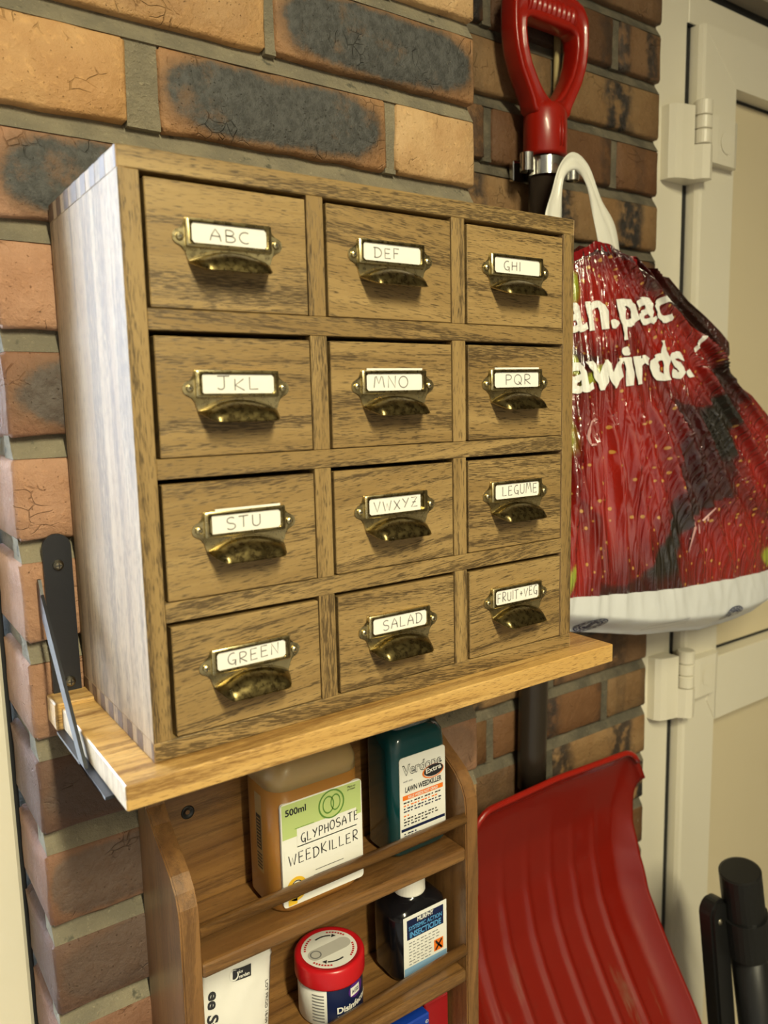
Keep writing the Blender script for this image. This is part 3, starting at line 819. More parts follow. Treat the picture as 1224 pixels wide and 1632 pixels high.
# amber weedkiller bottle
z0 = SH[0]
bt = thing('amber_bottle', 'amber plastic bottle with green and white hand-lettered weedkiller label on the rack', 'bottle', (.160, -.044, z0))
bm = bmesh.new(); bottle_loft(bm, [(.0, .036, .024, .014), (.0015, .040, .027, .016), (.006, .0425, .029, .016), (.106, .0425, .029, .016)], 0, 0)
obj('bottle_body', bm, M['amber'], bt, smooth=True)
bm = bmesh.new(); bottle_loft(bm, [(.106, .0424, .029, .016), (.116, .0422, .0288, .016), (.124, .0400, .0265, .017), (.130, .034, .022, .018), (.134, .024, .019, .018), (.136, .0185, .0185, .0184), (.146, .0180, .0180, .0179)], 0, 0)
obj('bottle_shoulder', bm, M['amber_clear'], bt, smooth=True)
bm = bmesh.new(); lathe(bm, [(.0200, .1385), (.0205, .140), (.0205, .158), (.019, .160), (0, .160)], (0, 0, 0), 32, cap=False); obj('screw_cap', bm, M['white_cap'], bt, smooth=False)
yl = -.0292
LX0, LX1, LZ0, LZ1 = -.0365, .0405, .0075, .0965
fl = lambda k: (lambda u, v: (LX0+u, yl-k, LZ0+v))
bm = bmesh.new(); lw, lh = LX1-LX0, LZ1-LZ0
prism(bm, [(LX0+lw/2+a, LZ0+lh/2+b) for a, b in rrect(lw/2, lh/2, .003, 3)], yl-.0003, yl+.002, lambda u, v, a: (u, a, v), 0)
F = fl(.0005)
put_rect(bm, F, .001, lw-.001, lh*.66, lh-.001, 1)
F2 = fl(.0007)
put_rect(bm, F2, .014, lw-.006, lh*.55, lh*.73, 0); put_rect(bm, F2, .002, lw*.97, lh*.34, lh*.56, 0)
F3 = fl(.0009)
put_text(bm, '500ml', F3, .004, lh*.88, .0055, mi=2, bold=.02)
put_disc(bm, F3, .047, lh*.855, .0125, 3, .0112); put_disc(bm, F3, .044, lh*.855, .0055, 3, .0046, sy=1.4); put_disc(bm, F3, .051, lh*.86, .0048, 3, .004, sy=1.5)
put_rect(bm, F3, .012, .03, lh*.735, lh*.74, 3)
put_text(bm, 'Plant to', F3, lw-.014, lh*.95, .0018, mi=2); put_text(bm, 'protect', F3, lw-.014, lh*.925, .0018, mi=2)
put_disc(bm, F3, .012, .014, .0095, 4, 0., sy=1.1); put_disc(bm, fl(.0011), .012, .014, .006, 0, 0., sy=1.3); put_disc(bm, fl(.0013), .012, .014, .006, 2, .0053, sy=1.3); put_text(bm, 'SE', fl(.0013), .0092, .0115, .005, mi=2)
put_rect(bm, F3, .004, .012, .001, .006, 4)
put_rect(bm, F3, .028, lw-.008, .019, .0198, 5); put_rect(bm, F3, .03, lw-.02, .0235, .0241, 5)
obj('front_label', bm, [M['label_white'], M['label_green'], M['ink'], M['green_ink'], M['yellow_ink'], M['grey_ink']], bt)
bm = bmesh.new(); put_hand(bm, 'GLYPHOSATE', fl(.0012), .0175, lh*.585, .0078, .0545, .0008, .045, seed=3); put_hand(bm, 'WEEDKILLER', fl(.0012), .0055, lh*.395, .0088, .0660, .0008, .02, seed=5)
obj('handwriting', bm, M['ink'], bt)
bm = bmesh.new(); put_rect(bm, lambda u, v: (-.0427, u, v), -.008, .004, .030, .098, 0)
put_rect(bm, lambda u, v: (-.0429, u, v), -.006, .002, .050, .080, 1)
for k in range(9): put_rect(bm, lambda u, v: (-.0431, u, v), -.005, .001, .052+k*.003, .0532+k*.003, 0)
for k in range(5): put_rect(bm, lambda u, v: (-.0429, u, v), -.0065, .0025, .033+k*.003, .0342+k*.003, 1); 
obj('side_print', bm, [M['amber_clear'], M['ink']], bt)

# teal lawn weedkiller bottle
bt = thing('teal_bottle', 'dark teal bottle with white lawn weedkiller label on the upper rack shelf', 'bottle', (.2715, -.041, z0))
bm = bmesh.new(); bottle_loft(bm, [(0, .027, .018, .010), (.0015, .030, .0205, .010), (.005, .0320, .0225, .010), (.100, .0320, .0225, .010), (.110, .0312, .0220, .011), (.1160, .028, .019, .012), (.1185, .022, .016, .013), (.1195, .014, .014, .0139), (.127, .0135, .0135, .0134)], 0, 0)
obj('bottle_body', bm, M['teal'], bt, smooth=True)
bm = bmesh.new(); bottle_loft(bm, [(.1195, .020, .0165, .008), (.121, .0225, .018, .008), (.146, .0215, .0170, .008), (.149, .0190, .015, .008)], -.004, 0)
obj('measuring_cap', bm, M['clear_cap'], bt, smooth=True)
LX0, LX1, LZ0, LZ1 = -.0240, .0285, .0155, .0960; yl = -.0227; lw, lh = LX1-LX0, LZ1-LZ0
bm = bmesh.new(); prism(bm, [(LX0+lw/2+a, LZ0+lh/2+b) for a, b in rrect(lw/2, lh/2, .003, 3)], yl-.0003, yl+.002, lambda u, v, a: (u, a, v), 0)
F = fl(.0005); F2 = fl(.0008)
put_text(bm, 'Verdone', F, .003, lh*.79, .0095, width=.0455, mi=1, bold=.035); put_text(bm, 'Verdone', fl(.0007), .0034, lh*.793, .0092, width=.0449, mi=0, bold=-.004)
put_disc(bm, F2, .038, lh*.735, .0125, 3, .0108, sy=.52); put_disc(bm, fl(.0009), .0385, lh*.745, .0112, 1, 0., sy=.5); put_text(bm, 'Extra', fl(.0011), .0295, lh*.725, .0048, width=.018, mi=0, bold=.02, rot=.08)
put_text(bm, 'MAPP 12323', F, .004, lh*.705, .0014, mi=5)
put_text(bm, 'LAWN WEEDKILLER', F, .006, lh*.585, .0050, width=.042, mi=1, bold=.03)
put_rect(bm, F, .003, .0495, lh*.495, lh*.55, 3); put_text(bm, 'KILLS WEEDS NOT GRASS', F2, .009, lh*.507, .0027, width=.034, mi=0, bold=.02)
for k, (v, w2, c) in enumerate(((.455, .044, 1), (.42, .040, 3), (.385, .044, 5), (.35, .045, 5), (.30, .010, 3), (.26, .043, 1), (.225, .040, 1), (.19, .030, 1), (.085, .018, 5), (.055, .02, 5), (.03, .016, 5), (.085, .01, 5))):
    n = int(w2/.004); 
    for q in range(n): put_rect(bm, F, .004+q*.004, .004+q*.004+.0033-.0008*((q*7+k) % 3), lh*v, lh*v+.0013, c)
put_rect(bm, F, .001, lw-.001, lh*.125, lh*.16, 5)
obj('front_label', bm, [M['label_white'], M['ink'], M['grey_ink'], M['orange_ink'], M['navy'], M['grey_ink']], bt)

# black insecticide bottle
z0 = SH[1]
bt = thing('black_bottle', 'black bottle with white cap and blue-headed insecticide label on the rack', 'bottle', (.2715, -.0425, z0))
bm = bmesh.new(); bottle_loft(bm, [(0, .026, .019, .012), (.002, .0295, .0215, .013), (.006, .0312, .0230, .014), (.060, .0312, .0230, .014), (.0655, .0303, .0222, .014), (.0695, .0260, .0190, .014), (.0722, .0185, .0165, .014), (.0740, .0145, .0145, .0144), (.082, .0140, .0140, .0139)], 0, 0)
obj('bottle_body', bm, M['black_glass'], bt, smooth=True)
bm = bmesh.new(); lathe(bm, [(.0150, .0755), (.0155, .0765), (.0152, .0985), (.014, .1000), (0, .1000)], (0, 0, 0), 32, cap=False); obj('screw_cap', fixn(bm), M['white_cap'], bt)
LX0, LX1, LZ0, LZ1 = -.0245, .0265, .0050, .0665; yl = -.0232; lw, lh = LX1-LX0, LZ1-LZ0
bm = bmesh.new(); put_rect(bm, fl(.0002), 0, lw, 0, lh, 0)
F = fl(.0004); F2 = fl(.0006)
put_rect(bm, F, .004, lw-.004, lh*.62, lh*.94, 1); put_text(bm, 'MURPHY', F2, .016, lh*.865, .0042, width=.019, mi=0, bold=.03)
put_text(bm, 'SYSTEMIC ACTION', F2, .006, lh*.765, .0040, width=.039, mi=2, bold=.02); put_text(bm, 'INSECTICIDE', F2, .007, lh*.645, .0055, width=.037, mi=2, bold=.03)
for k in range(8):
    for q in range(8 if k < 3 else 6): put_rect(bm, F, .006+q*.0046, .006+q*.0046+.0038-.0009*((q*5+k) % 3), lh*(.55-k*.05), lh*(.55-k*.05)+.0009, 4)
put_rect(bm, F, .0355, .0465, lh*.215, lh*.405, 3)
for a in (1, -1):
    f = bm.faces.new([bm.verts.new(F2(.041+p, lh*.31+q)) for p, q in ((-.0040, -.0040*a-.0009), (-.0033, -.0040*a+.0012*a-.0009), (.0040, .0040*a+.0009), (.0033, .0040*a+.0012*a+.0009 if False else .0040*a-.0014))]); f.material_index = 5
    tb = [(-.0038, -.0046*a), (.0038, .0046*a)]
    d = Vector((tb[1][0]-tb[0][0], tb[1][1]-tb[0][1])).normalized(); n = Vector((-d.y, d.x))*.0009
    f = bm.faces.new([bm.verts.new(F2(.041+p, lh*.31+q)) for p, q in ((tb[0][0]+n.x, tb[0][1]+n.y), (tb[0][0]-n.x, tb[0][1]-n.y), (tb[1][0]-n.x, tb[1][1]-n.y), (tb[1][0]+n.x, tb[1][1]+n.y))]); f.material_index = 5
put_rect(bm, F, .0005, lw-.0005, .001, lh*.17, 6)
obj('front_label', bm, [M['label_white'], M['navy'], M['cyan_ink'], M['orange_ink'], M['grey_ink'], M['ink'], M['paleblue']], bt)

# red-lidded tub
bt = thing('red_lidded_tub', 'round tub with a red lid and navy disinfectant label on the rack', 'tub', (.1805, -.0445, z0))
bm = bmesh.new(); lathe(bm, [(0, 0), (.027, 0), (.0290, .002), (.0290, .036), (.0275, .038), (.0275, .040)], (0, 0, 0), 48, cap=False); obj('tub_body', fixn(bm), M['label_white'], bt, smooth=True)
bm = bmesh.new(); lathe(bm, [(.0285, .0370), (.0312, .0372), (.0314, .0385), (.0314, .0520), (.0306, .0540), (.0285, .0550), (.0270, .0546), (.0262, .0540), (0, .0540)], (0, 0, 0), 56, cap=False); lid = obj('lid', fixn(bm), M['lid_red'], bt, smooth=True)
bm = bmesh.new(); FD = lambda k: (lambda u, v: (u, v, .0541+k))
put_disc(bm, FD(.0001), 0, 0, .0250, 0, 0., n=44)
F = FD(.0004); put_rect(bm, F, -.014, .014, -.0075, .0065, 1); put_disc(bm, FD(.0005), -.014, -.0005, .007, 1, 0.); put_disc(bm, FD(.0007), -.014, -.0005, .0052, 2, .0040); put_disc(bm, FD(.0007), .014, -.0005, .007, 1, 0.)
put_disc(bm, F, 0, 0, .0180, 3, .0164, a0=55, a1=105); put_disc(bm, F, 0, 0, .0180, 3, .0164, a0=235, a1=285)
for t, s in ((52, -1), (232, -1)):
    a = math.radians(t); c = Vector((.0172*math.cos(a), .0172*math.sin(a))); d = Vector((math.sin(a), -math.cos(a))); e = Vector((math.cos(a), math.sin(a)))
    f = bm.faces.new([bm.verts.new(F(*(c+q))) for q in (d*.004, -e*.0024, e*.0024)]); f.material_index = 3
for a0 in (110, 200, 20, 300):
    for q in range(7):
        put_disc(bm, F, 0, 0, .0225, 4, .0207, n=3, a0=a0+q*7, a1=a0+q*7+4.5)
obj('lid_label', bm, [M['label_white'], M['label_grey'], M['grey_ink'], M['ink'], M['lid_red']], bt)
def FJ(k): return lambda u, v: ((.0291+k)*math.sin(u/.029), -(.0291+k)*math.cos(u/.029), v)
bm = bmesh.new(); put_rect(bm, FJ(.0), -.0185, .045, .0015, .0360, 0, n=28); 
put_disc(bm, FJ(.0003), .010, .029, .009, 1, 0., sy=.8)
put_rect(bm, FJ(.0005), .003, .014, .0245, .0325, 2, n=6); put_text(bm, 'AGSS', FJ(.0007), .0042, .0268, .0034, width=.0085, mi=0, bold=.02)
put_text(bm, 'Disinfectant', FJ(.0005), -.010, .0135, .0056, width=.040, mi=2, bold=.03); put_text(bm, 'Wipes', FJ(.0005), -.010, .0060, .0050, width=.018, mi=2, bold=.03)
obj('wrap_label', bm, [M['navy'], M['purple'], M['label_white']], bt)
bm = bmesh.new()
for k in range(9): put_rect(bm, FJ(.0003), -.032, -.021, .006+k*.003, .0072+k*.003, 0, n=4)
obj('side_print', bm, M['grey_ink'], bt)

# white sachet standing on the left of the same shelf
bt = thing('white_sachet', 'crumpled white plastic sachet with black print standing on the rack', 'sachet', (.0945, -.045, z0))
SW, SHH = .066, .078
def sachet(u, v, s):   # u across -1..1, v up 0..1
    x = u*SW/2*(1-.05*v) - .010*(1-v) + .004*v; z = v*SHH + .006*u*v*-.6
    th = .011*(1-u*u)**.5*(1-v)**.45*(.4+.6*min(1, v*6+.3)) if abs(u) < 1 else 0
    y = s*th + .0012*noise.noise(Vector((u*3, v*5, 2.))) + .012*v + .0008*math.sin(v*60)*(1 if v > .88 else 0)
    return (x, y, max(.0006, z))
bm = bmesh.new(); nu, nv = 22, 26
for s in (-1, 1):
    G = [[bm.verts.new(sachet(-1+2*i/nu, j/nv, s)) for j in range(nv+1)] for i in range(nu+1)]
    for i in range(nu):
        for j in range(nv): bm.faces.new((G[i][j], G[i+1][j], G[i+1][j+1], G[i][j+1]))
bmesh.ops.remove_doubles(bm, verts=bm.verts, dist=.0001); fixn(bm)
obj('sachet_film', bm, M['silver_film'], bt, smooth=True)
bm = bmesh.new()
def FS(u, v):
    p = Vector(sachet(u/(SW/2), v/SHH, -1)); return p+Vector((0, -.0007, 0))
put_text(bm, 'ee Stump', lambda u, v: FS(-.027+v, .060-u), 0, 0, .0085, width=.052, mi=0, bold=.03)
put_rect(bm, lambda u, v: FS(u, v), -.006, .011, .062, .071, 0, n=5); put_text(bm, 'for', lambda u, v: (FS(u, v)+Vector((0, -.0004, 0))), -.001, .0672, .0026, mi=1, bold=.02); put_text(bm, 'garden', lambda u, v: (FS(u, v)+Vector((0, -.0004, 0))), -.001, .0635, .0026, width=.0105, mi=1, bold=.02)
put_disc(bm, lambda u, v: (FS(u, v)+Vector((0, -.0003, 0))), -.005, .0665, .0042, 1, .0030, n=16)
put_text(bm, 'LOT PROD 18-09', lambda u, v: FS(.026+v, .052-u), 0, 0, .0028, width=.034, mi=0)
obj('print', bm, [M['ink'], M['label_white']], bt)

# things on the lowest visible shelf
z0 = SH[2]
bt = thing('blue_carton', 'blue carton with white lettering on the lower rack shelf', 'carton', (.252, -.047, z0))
bm = nbox(-.034, .020, -.024, .020, 0, .124, .0012); obj('carton_body', bm, M['blue_box'], bt)
bm = bmesh.new(); put_text(bm, 'Nippol', lambda u, v: (u, -.0243, v), -.031, .103, .0115, width=.044, mi=0, bold=.04); put_disc(bm, lambda u, v: (u, -.0243, v), .0165, .1165, .0018, 0, .0014); put_text(bm, 'R', lambda u, v: (u, -.0243, v), .0158, .1157, .0016, mi=0)
obj('print', bm, M['label_white'], bt)
bt = thing('red_carton', 'small dark red carton beside the blue carton on the lower rack shelf', 'carton', (.288, -.040, z0))
obj('carton_body', nbox(-.013, .016, -.02, .022, 0, .122, .0012), M['red_box'], bt)
bm = bmesh.new(); put_rect(bm, lambda u, v: (u, -.0203, v), -.010, .013, .06, .075, 0); obj('print', bm, M['label_white'], bt)

# ================================================================== SHOVEL
sv = thing('snow_shovel', 'red plastic snow shovel with a D-grip handle hanging on the recessed brick wall', 'shovel', (.592, .092, .5))
def Sx(z): return -.006*(1.7-z)/.8   # the shaft leans a little
# D-grip: outline with a teardrop opening, 24 mm thick
outer = [(.0, 1.880), (.040, 1.879), (.054, 1.874), (.0612, 1.862), (.0620, 1.845), (.0615, 1.825), (.058, 1.805), (.050, 1.784), (.040, 1.767), (.032, 1.753), (.0285, 1.741)]
inner = [(.0, 1.842), (.034, 1.842), (.0405, 1.838), (.0415, 1.826), (.039, 1.810), (.033, 1.793), (.022, 1.776), (.010, 1.763), (.0, 1.757)]
def full(h): return [(x, z) for x, z in h] + [(-x, z) for x, z in h[::-1] if x > 0]
def dense(pts, n):
    P = [Vector(p) for p in pts]; P.append(P[0]); L_ = [0]
    for a, b in zip(P, P[1:]): L_.append(L_[-1]+(b-a).length)
    out = []
    for i in range(n):
        s = L_[-1]*i/n
        k = max(j for j in range(len(L_)-1) if L_[j] <= s+1e-12); t = (s-L_[k])/(L_[k+1]-L_[k]); out.append(P[k].lerp(P[k+1], t))
    return out
def polar(pts, cz, n):   # resample outline by angle about (0,cz)
    P = [Vector(p)-Vector((0, cz)) for p in pts]; out = []
    for i in range(n):
        a = 2*math.pi*i/n; d = Vector((math.sin(a), math.cos(a))); best = .02
        for p, q in zip(P, P[1:]+P[:1]):
            e = q-p; den = d.x*e.y-d.y*e.x
            if abs(den) < 1e-12: continue
            t = (p.x*e.y-p.y*e.x)/den; s = (p.x*d.y-p.y*d.x)/den
            if t > 0 and -1e-9 <= s <= 1+1e-9: best = t
        out.append(d*best+Vector((0, cz)))
    return out
bm = bmesh.new(); NP = 96
O = polar(full(outer), 1.815, NP); I = polar(full(inner), 1.815, NP)
rings = []
def lerp_r(t): return [o.lerp(i, t) for o, i in zip(O, I)]
for t, y in ((.0, .000), (.0, -.008), (.03, -.0115), (.10, -.0132), (.22, -.0132), (.27, -.0108), (.72, -.0100), (.77, -.0128), (.90, -.0130), (.97, -.0110), (1., -.008), (1., .008), (.95, .0115), (.05, .0115), (.0, .008)):
    rings.append([bm.verts.new((p.x+.0, y, p.y-.5)) for p in lerp_r(t)])
for k in range(len(rings)):
    A, B = rings[k], rings[(k+1) % len(rings)]
    for i in range(NP): bm.faces.new((A[i], A[(i+1) % NP], B[(i+1) % NP], B[i]))
fixn(bm); o = obj('grip_handle', bm, M['red_plastic'], sv, smooth=True)
bm = bmesh.new(); prof = []
for i in range(0, 61):
    h = -.040+.080*i/60; prof.append((.0142+.0013*math.sin(i*2*math.pi/6), h))
lathe(bm, prof, (0, 0, 1.3585), 28, ax='x'); obj('grip_bar', fixn(bm), M['red_plastic'], sv, smooth=True)
bm = bmesh.new(); loft(bm, [[(Sx(z)+r*math.cos(t), r*.86*math.sin(t), z-.5) for t in [2*math.pi*i/36 for i in range(36)]] for z, r in ((1.758, .0120), (1.754, .0240), (1.746, .0272), (1.730, .0278), (1.700, .0278), (1.697, .0262))])
box(bm, Sx(1.72)-.0012, Sx(1.72)+.0012, -.0246, -.02, 1.205, 1.238); box(bm, Sx(1.72)+.004, Sx(1.72)+.006, -.0244, -.02, 1.205, 1.238)
obj('grip_collar', fixn(bm), M['red_plastic'], sv, smooth=True)
o.data.update()
bm = bmesh.new(); loft(bm, [[(Sx(z)+.0205*math.cos(t), .0175*math.sin(t)+(.005 if z < 1.6 else 0)+(.007 if z < 1.2 else 0), z-.5) for t in [2*math.pi*i/32 for i in range(32)]] for z in (1.698, 1.3, .95, .898)])
obj('shaft', fixn(bm), M['shaft'], sv, smooth=True)
# blade: a ribbed scoop
def red_scuffed():
    m, N, L, P = newmat('red_plastic_scuffed')
    tc = N.new('ShaderNodeTexCoord'); vec = tc.outputs['Object']
    mp = N.new('ShaderNodeMapping'); mp.inputs['Scale'].default_value = (60, 6, 9); mp.inputs['Rotation'].default_value = (0, .25, 0); L.new(vec, mp.inputs['Vector'])
    s = noisen(N, L, mp.outputs[0], 1, 5, .6); b2 = noisen(N, L, vec, 9, 4)
    zz = N.new('ShaderNodeSeparateXYZ'); L.new(vec, zz.inputs[0])
    low = mapr(N, L, zz.outputs[2], .02, .30, 1, 0)
    col = mixc(N, L, mathn(N, L, 'MULTIPLY', mathn(N, L, 'MULTIPLY', mapr(N, L, s, .56, .72), mapr(N, L, b2, .5, .65)), low), lin(124, 21, 10), lin(124, 86, 68))
    col = mixc(N, L, mathn(N, L, 'MULTIPLY', mapr(N, L, noisen(N, L, vec, 30, 6, .7), .62, .75, 0, .6), low), col, lin(92, 40, 26))
    L.new(col, P.inputs['Base Color']); P.inputs['Roughness'].default_value = .26; P.inputs['Coat Weight'].default_value = .2
    return m
M['blade'] = red_scuffed()
BX0, BX1 = -.158, .190
ybl = [(.30, -.165), (.42, -.148), (.50, -.118), (.56, -.085), (.61, -.052), (.66, -.022), (.70, -.004), (.76, .009), (.82, .010), (.88, -.002), (.925, -.018)]
def blade(u, v, back=0.):
    """u 0..1 left-right, v 0..1 down"""
    z = .920-v*.56; x = BX0+(BX1-BX0)*u
    y = interp(z, ybl)
    # rounded upper corners
    e = min(u, 1-u)
    if e < .14: z -= .050*(1-e/.14)**2.2*max(0, 1-v*2.2)
    z -= .012*abs(u-.46)*max(0, 1-v*3)
    # side walls turn forward
    wall = max(0, (abs(u-.5)-.40)/.10)
    y -= .030*wall**1.6*sstep(.02, .35, v)
    # ribs run down the scoop
    rb = 0
    for uc in (.14, .27, .40, .53, .66, .79):
        d = (u-uc)/.016; rb += math.exp(-d*d)
    y -= .0055*rb*sstep(.10, .5, v)*(1-.6*wall)
    lip = math.exp(-(v/.018)**2); y -= .007*lip
    return Vector((x, y+back, z-.5))
bm = bmesh.new(); NU, NV = 110, 60
for back in (0., .003):
    G = [[bm.verts.new(blade(i/NU, j/NV, back)) for j in range(NV+1)] for i in range(NU+1)]
    for i in range(NU):
        for j in range(NV): bm.faces.new((G[i][j], G[i+1][j], G[i+1][j+1], G[i][j+1]))
    if back == 0.: G0 = G
ringidx = [(i, 0) for i in range(NU)]+[(NU, j) for j in range(NV)]+[(i, NV) for i in range(NU, 0, -1)]+[(0, j) for j in range(NV, 0, -1)]
for a, b in zip(ringidx, ringidx[1:]+ringidx[:1]):
    bm.faces.new((G0[a[0]][a[1]], G[a[0]][a[1]], G[b[0]][b[1]], G0[b[0]][b[1]]))
obj('blade', fixn(bm), M['blade'], sv, smooth=True)
bm = bmesh.new(); tube(bm, [blade(i/40, .004)+Vector((0, -.001, .001)) for i in range(2, 39)], .0040, 10); obj('blade_lip', fixn(bm), M['red_plastic'], sv, smooth=True)

# tool clip that holds the shovel
cl = thing('tool_clip', 'chrome spring tool clip with rolled ends gripping the shovel shaft', 'clip', (.592, .092, 1.684))
def strip(bm, path, z0, z1, t=.0009):
    """upright metal strip following a path in xy"""
    P = [Vector(p) for p in path]; A = []; B = []
    for i, p in enumerate(P):
        d = (P[min(i+1, len(P)-1)]-P[max(i-1, 0)]).normalized(); n = Vector((-d.y, d.x))*t/2
        A.append(p+n); B.append(p-n)
    ring = [[(a.x, a.y, z0), (b.x, b.y, z0), (b.x, b.y, z1), (a.x, a.y, z1)] for a, b in zip(A, B)]
    loft(bm, ring); return fixn(bm)
bm = bmesh.new(); strip(bm, [(.0228*math.cos(math.radians(t)), .0222*math.sin(math.radians(t))) for t in range(170, 371, 6)], -.010, .010); obj('clip_band', bm, M['chrome'], cl, smooth=False)
bm = bmesh.new(); strip(bm, [(-.0228, .004), (-.027, -.002), (-.031, -.009)]+[(-.0385+.0078*math.cos(math.radians(t)), -.0085+.0078*math.sin(math.radians(t))) for t in range(0, -330, -15)], -.010, .010); obj('rolled_end', bm, M['chrome'], cl)
bm = bmesh.new(); strip(bm, [(.0228, .004), (.027, -.002), (.031, -.009)]+[(.0385-.0078*math.cos(math.radians(t)), -.0085+.0078*math.sin(math.radians(t))) for t in range(0, -330, -15)], -.010, .010); obj('rolled_end', bm, M['chrome'], cl)
obj('clip_plate', nbox(-.03, .03, .0225, .0300, -.012, .012, .001), M['chrome'], cl)

# thin cane behind the handle
bm = bmesh.new(); tube(bm, [(.642+.004*math.sin(z*3), .1178, z) for z in (1.15, 1.2, 1.3, 1.5, 1.7, 1.86)], .0042, 10); 
for z in (1.28, 1.5, 1.72): lathe(bm, [(.0042, -.002), (.0050, 0), (.0042, .002)], (.642+.004*math.sin(z*3), .1178, z), 10)
tag(obj('garden_cane', fixn(bm), M['cane'], smooth=True), 'thin pale cane standing against the bricks behind the shovel handle', 'cane')

# ================================================================== CARRIER BAG
AP = (.600, 1.668)      # hanging point
XR = [(1.05, .97), (1.065, 1.03), (1.08, 1.075), (1.13, 1.115), (1.20, 1.125), (1.28, 1.100), (1.34, 1.065), (1.377, 1.035), (1.41, .985), (1.430, .942), (1.4415, .915), (1.449, .908), (1.458, .922), (1.470, .930), (1.486, .927), (1.500, .906), (1.520, .868), (1.538, .828), (1.565, .785), (1.585, .758), (1.60, .715), (1.62, .68)]
XL = [(1.06, .55), (1.10, .48), (1.14, .455), (1.20, .445), (1.30, .450), (1.45, .470), (1.56, .500), (1.60, .515)]
ZTOP = [(0, 1.555), (.10, 1.565), (.22, 1.570), (.35, 1.582), (.50, 1.594), (.66, 1.592), (.8, 1.584), (.92, 1.574), (1, 1.566)]
ZBAND = [(.44, 1.192), (.55, 1.180), (.76, 1.162), (.88, 1.157), (1.0, 1.154), (1.13, 1.152)]
ZBOT = [(.44, 1.150), (.55, 1.132), (.70, 1.100), (.86, 1.078), (.95, 1.078), (1.03, 1.082), (1.13, 1.105)]
def fold(x, z):
    dx, dz = x-AP[0], AP[1]-z; r = math.hypot(dx, dz); th = math.atan2(dx, max(.01, dz))
    w = sstep(1.16, 1.30, z)*.75+.25*sstep(1.10, 1.2, z)
    w *= 1.35 - 1.0*sstep(1.36, 1.42, z)*(1-sstep(1.54, 1.57, z))*(1-sstep(.78, .84, x))
    f = 0
    for k, ph, am in ((31, .3, .0058), (53, 1.9, .0032), (83, .7, .0013)):
        s = math.sin(k*th+ph+.6*noise.noise(Vector((th*4, r*3, k)))); f += am*(1-abs(s))**2.0*2-am*.6
    f *= w*min(1, r/.17)**2
    # fold line of the turned-back mouth, from the strap to the notch
    a, b = Vector((.655, 1.590)), Vector((.905, 1.435)); p = Vector((x, z)); e = (b-a); t = max(0, min(1, (p-a).dot(e)/e.length_squared)); d = p-a
    sd = (e.x*d.y-e.y*d.x)/e.length
    f += .010*math.exp(-(sd/.006)**2)*sstep(0, .1, t)*(1 if t < 1 else 0)
    f += -.012*sstep(.0, .012, sd)*sstep(1.42, 1.45, z)
    f += .0045*noise.noise(Vector((x*9, z*7, 4.)))
    f += .0011*noise.noise(Vector((x*60, z*25, 1.)))
    return f
def xz(a, b):
    """a 0..1 across, b 0..1 mouth to band, 1..1.3 band to bottom"""
    zt = interp(a, ZTOP); xm = .45+.58*a
    if b <= 1:
        zb = interp(interp(1.17, XL)+a*(interp(1.17, XR)-interp(1.17, XL)), ZBAND); z = zt+(zb-zt)*b
    else:
        x_ = interp(1.17, XL)+a*(interp(1.17, XR)-interp(1.17, XL)); zb = interp(x_, ZBAND); z = zb+(interp(x_, ZBOT)-zb)*(b-1)/.3
    xl, xr = interp(z, XL), interp(z, XR)
    return xl+(xr-xl)*a, z
def fronty(x, z):
    xl, xr = interp(z, XL), interp(z, XR); a = min(1, max(0, (x-xl)/(xr-xl)))
    prof = max(0, 1-abs(2*a-1)**3)**.6
    bul = interp(z, [(1.06, .036), (1.11, .050), (1.2, .054), (1.35, .042), (1.5, .022), (1.6, .010)])
    bz = interp(x, ZBOT); low = sstep(0, .03, z-bz)
    return .052 - bul*prof*(.35+.65*low) - fold(x, z)*min(1, prof*1.6)
# print colours per vertex
BER = [((.880, 1.195), .135, .078, 0.), ((.985, 1.325), .100, .095, .2), ((.655, 1.330), .105, .150, -.25), ((.535, 1.225), .075, .085, 0.), ((.630, 1.520), .085, .060, .2), ((.770, 1.470), .105, .062, -.5), ((.505, 1.42), .07, .10, 0.)]
LEAF = [((.575, 1.545), .016, .030, .5), ((.570, 1.450), .030, .012, -.6), ((.552, 1.395), .012, .05, .2), ((.990, 1.172), .045, .016, -.2), ((.552, 1.200), .008, .026, -.4), ((.60, 1.435), .035, .008, .5)]
def ell(x, z, e):
    (cx, cz), rx, rz, t = e; c, s = math.cos(t), math.sin(t); dx, dz = x-cx, z-cz
    return math.hypot((dx*c+dz*s)/rx, (-dx*s+dz*c)/rz)
def print_col(x, z):
    nz = noise.noise(Vector((x*22, z*22, 9.)))
    col = Vector(lin(62, 12, 10)[:3])*(1+.5*nz); seed = 0.
    dk = sstep(.2, .5, noise.noise(Vector((x*10+3, z*10, 2.))))
    col = col.lerp(Vector(lin(38, 26, 20)[:3]), dk*.8)
    for e, w in ((((.860, 1.372), .045, .060, .6), 1.), (((.715, 1.225), .055, .050, .3), 1.), (((.52, 1.31), .03, .03, 0), .8)):
        col = col.lerp(Vector(lin(34, 30, 24)[:3]), w*(1-sstep(.7, 1.1, ell(x, z, e))))
    for i, e in enumerate(BER):
        d = ell(x, z, e)
        if d < 1.02:
            t = 1-sstep(.975, 1.02, d)
            c1 = Vector(lin(148, 27, 19)[:3]).lerp(Vector(lin(108, 16, 12)[:3]), sstep(.45, 1., d))*(1+.25*nz)
            col = col.lerp(c1, t); seed = max(seed, t)
    for e in LEAF:
        d = ell(x, z, e)+.25*nz
        if d < 1: t = 1-sstep(.6, 1, d); col = col.lerp(Vector(lin(158, 166, 52)[:3]), t); seed *= (1-t)
    return col, seed
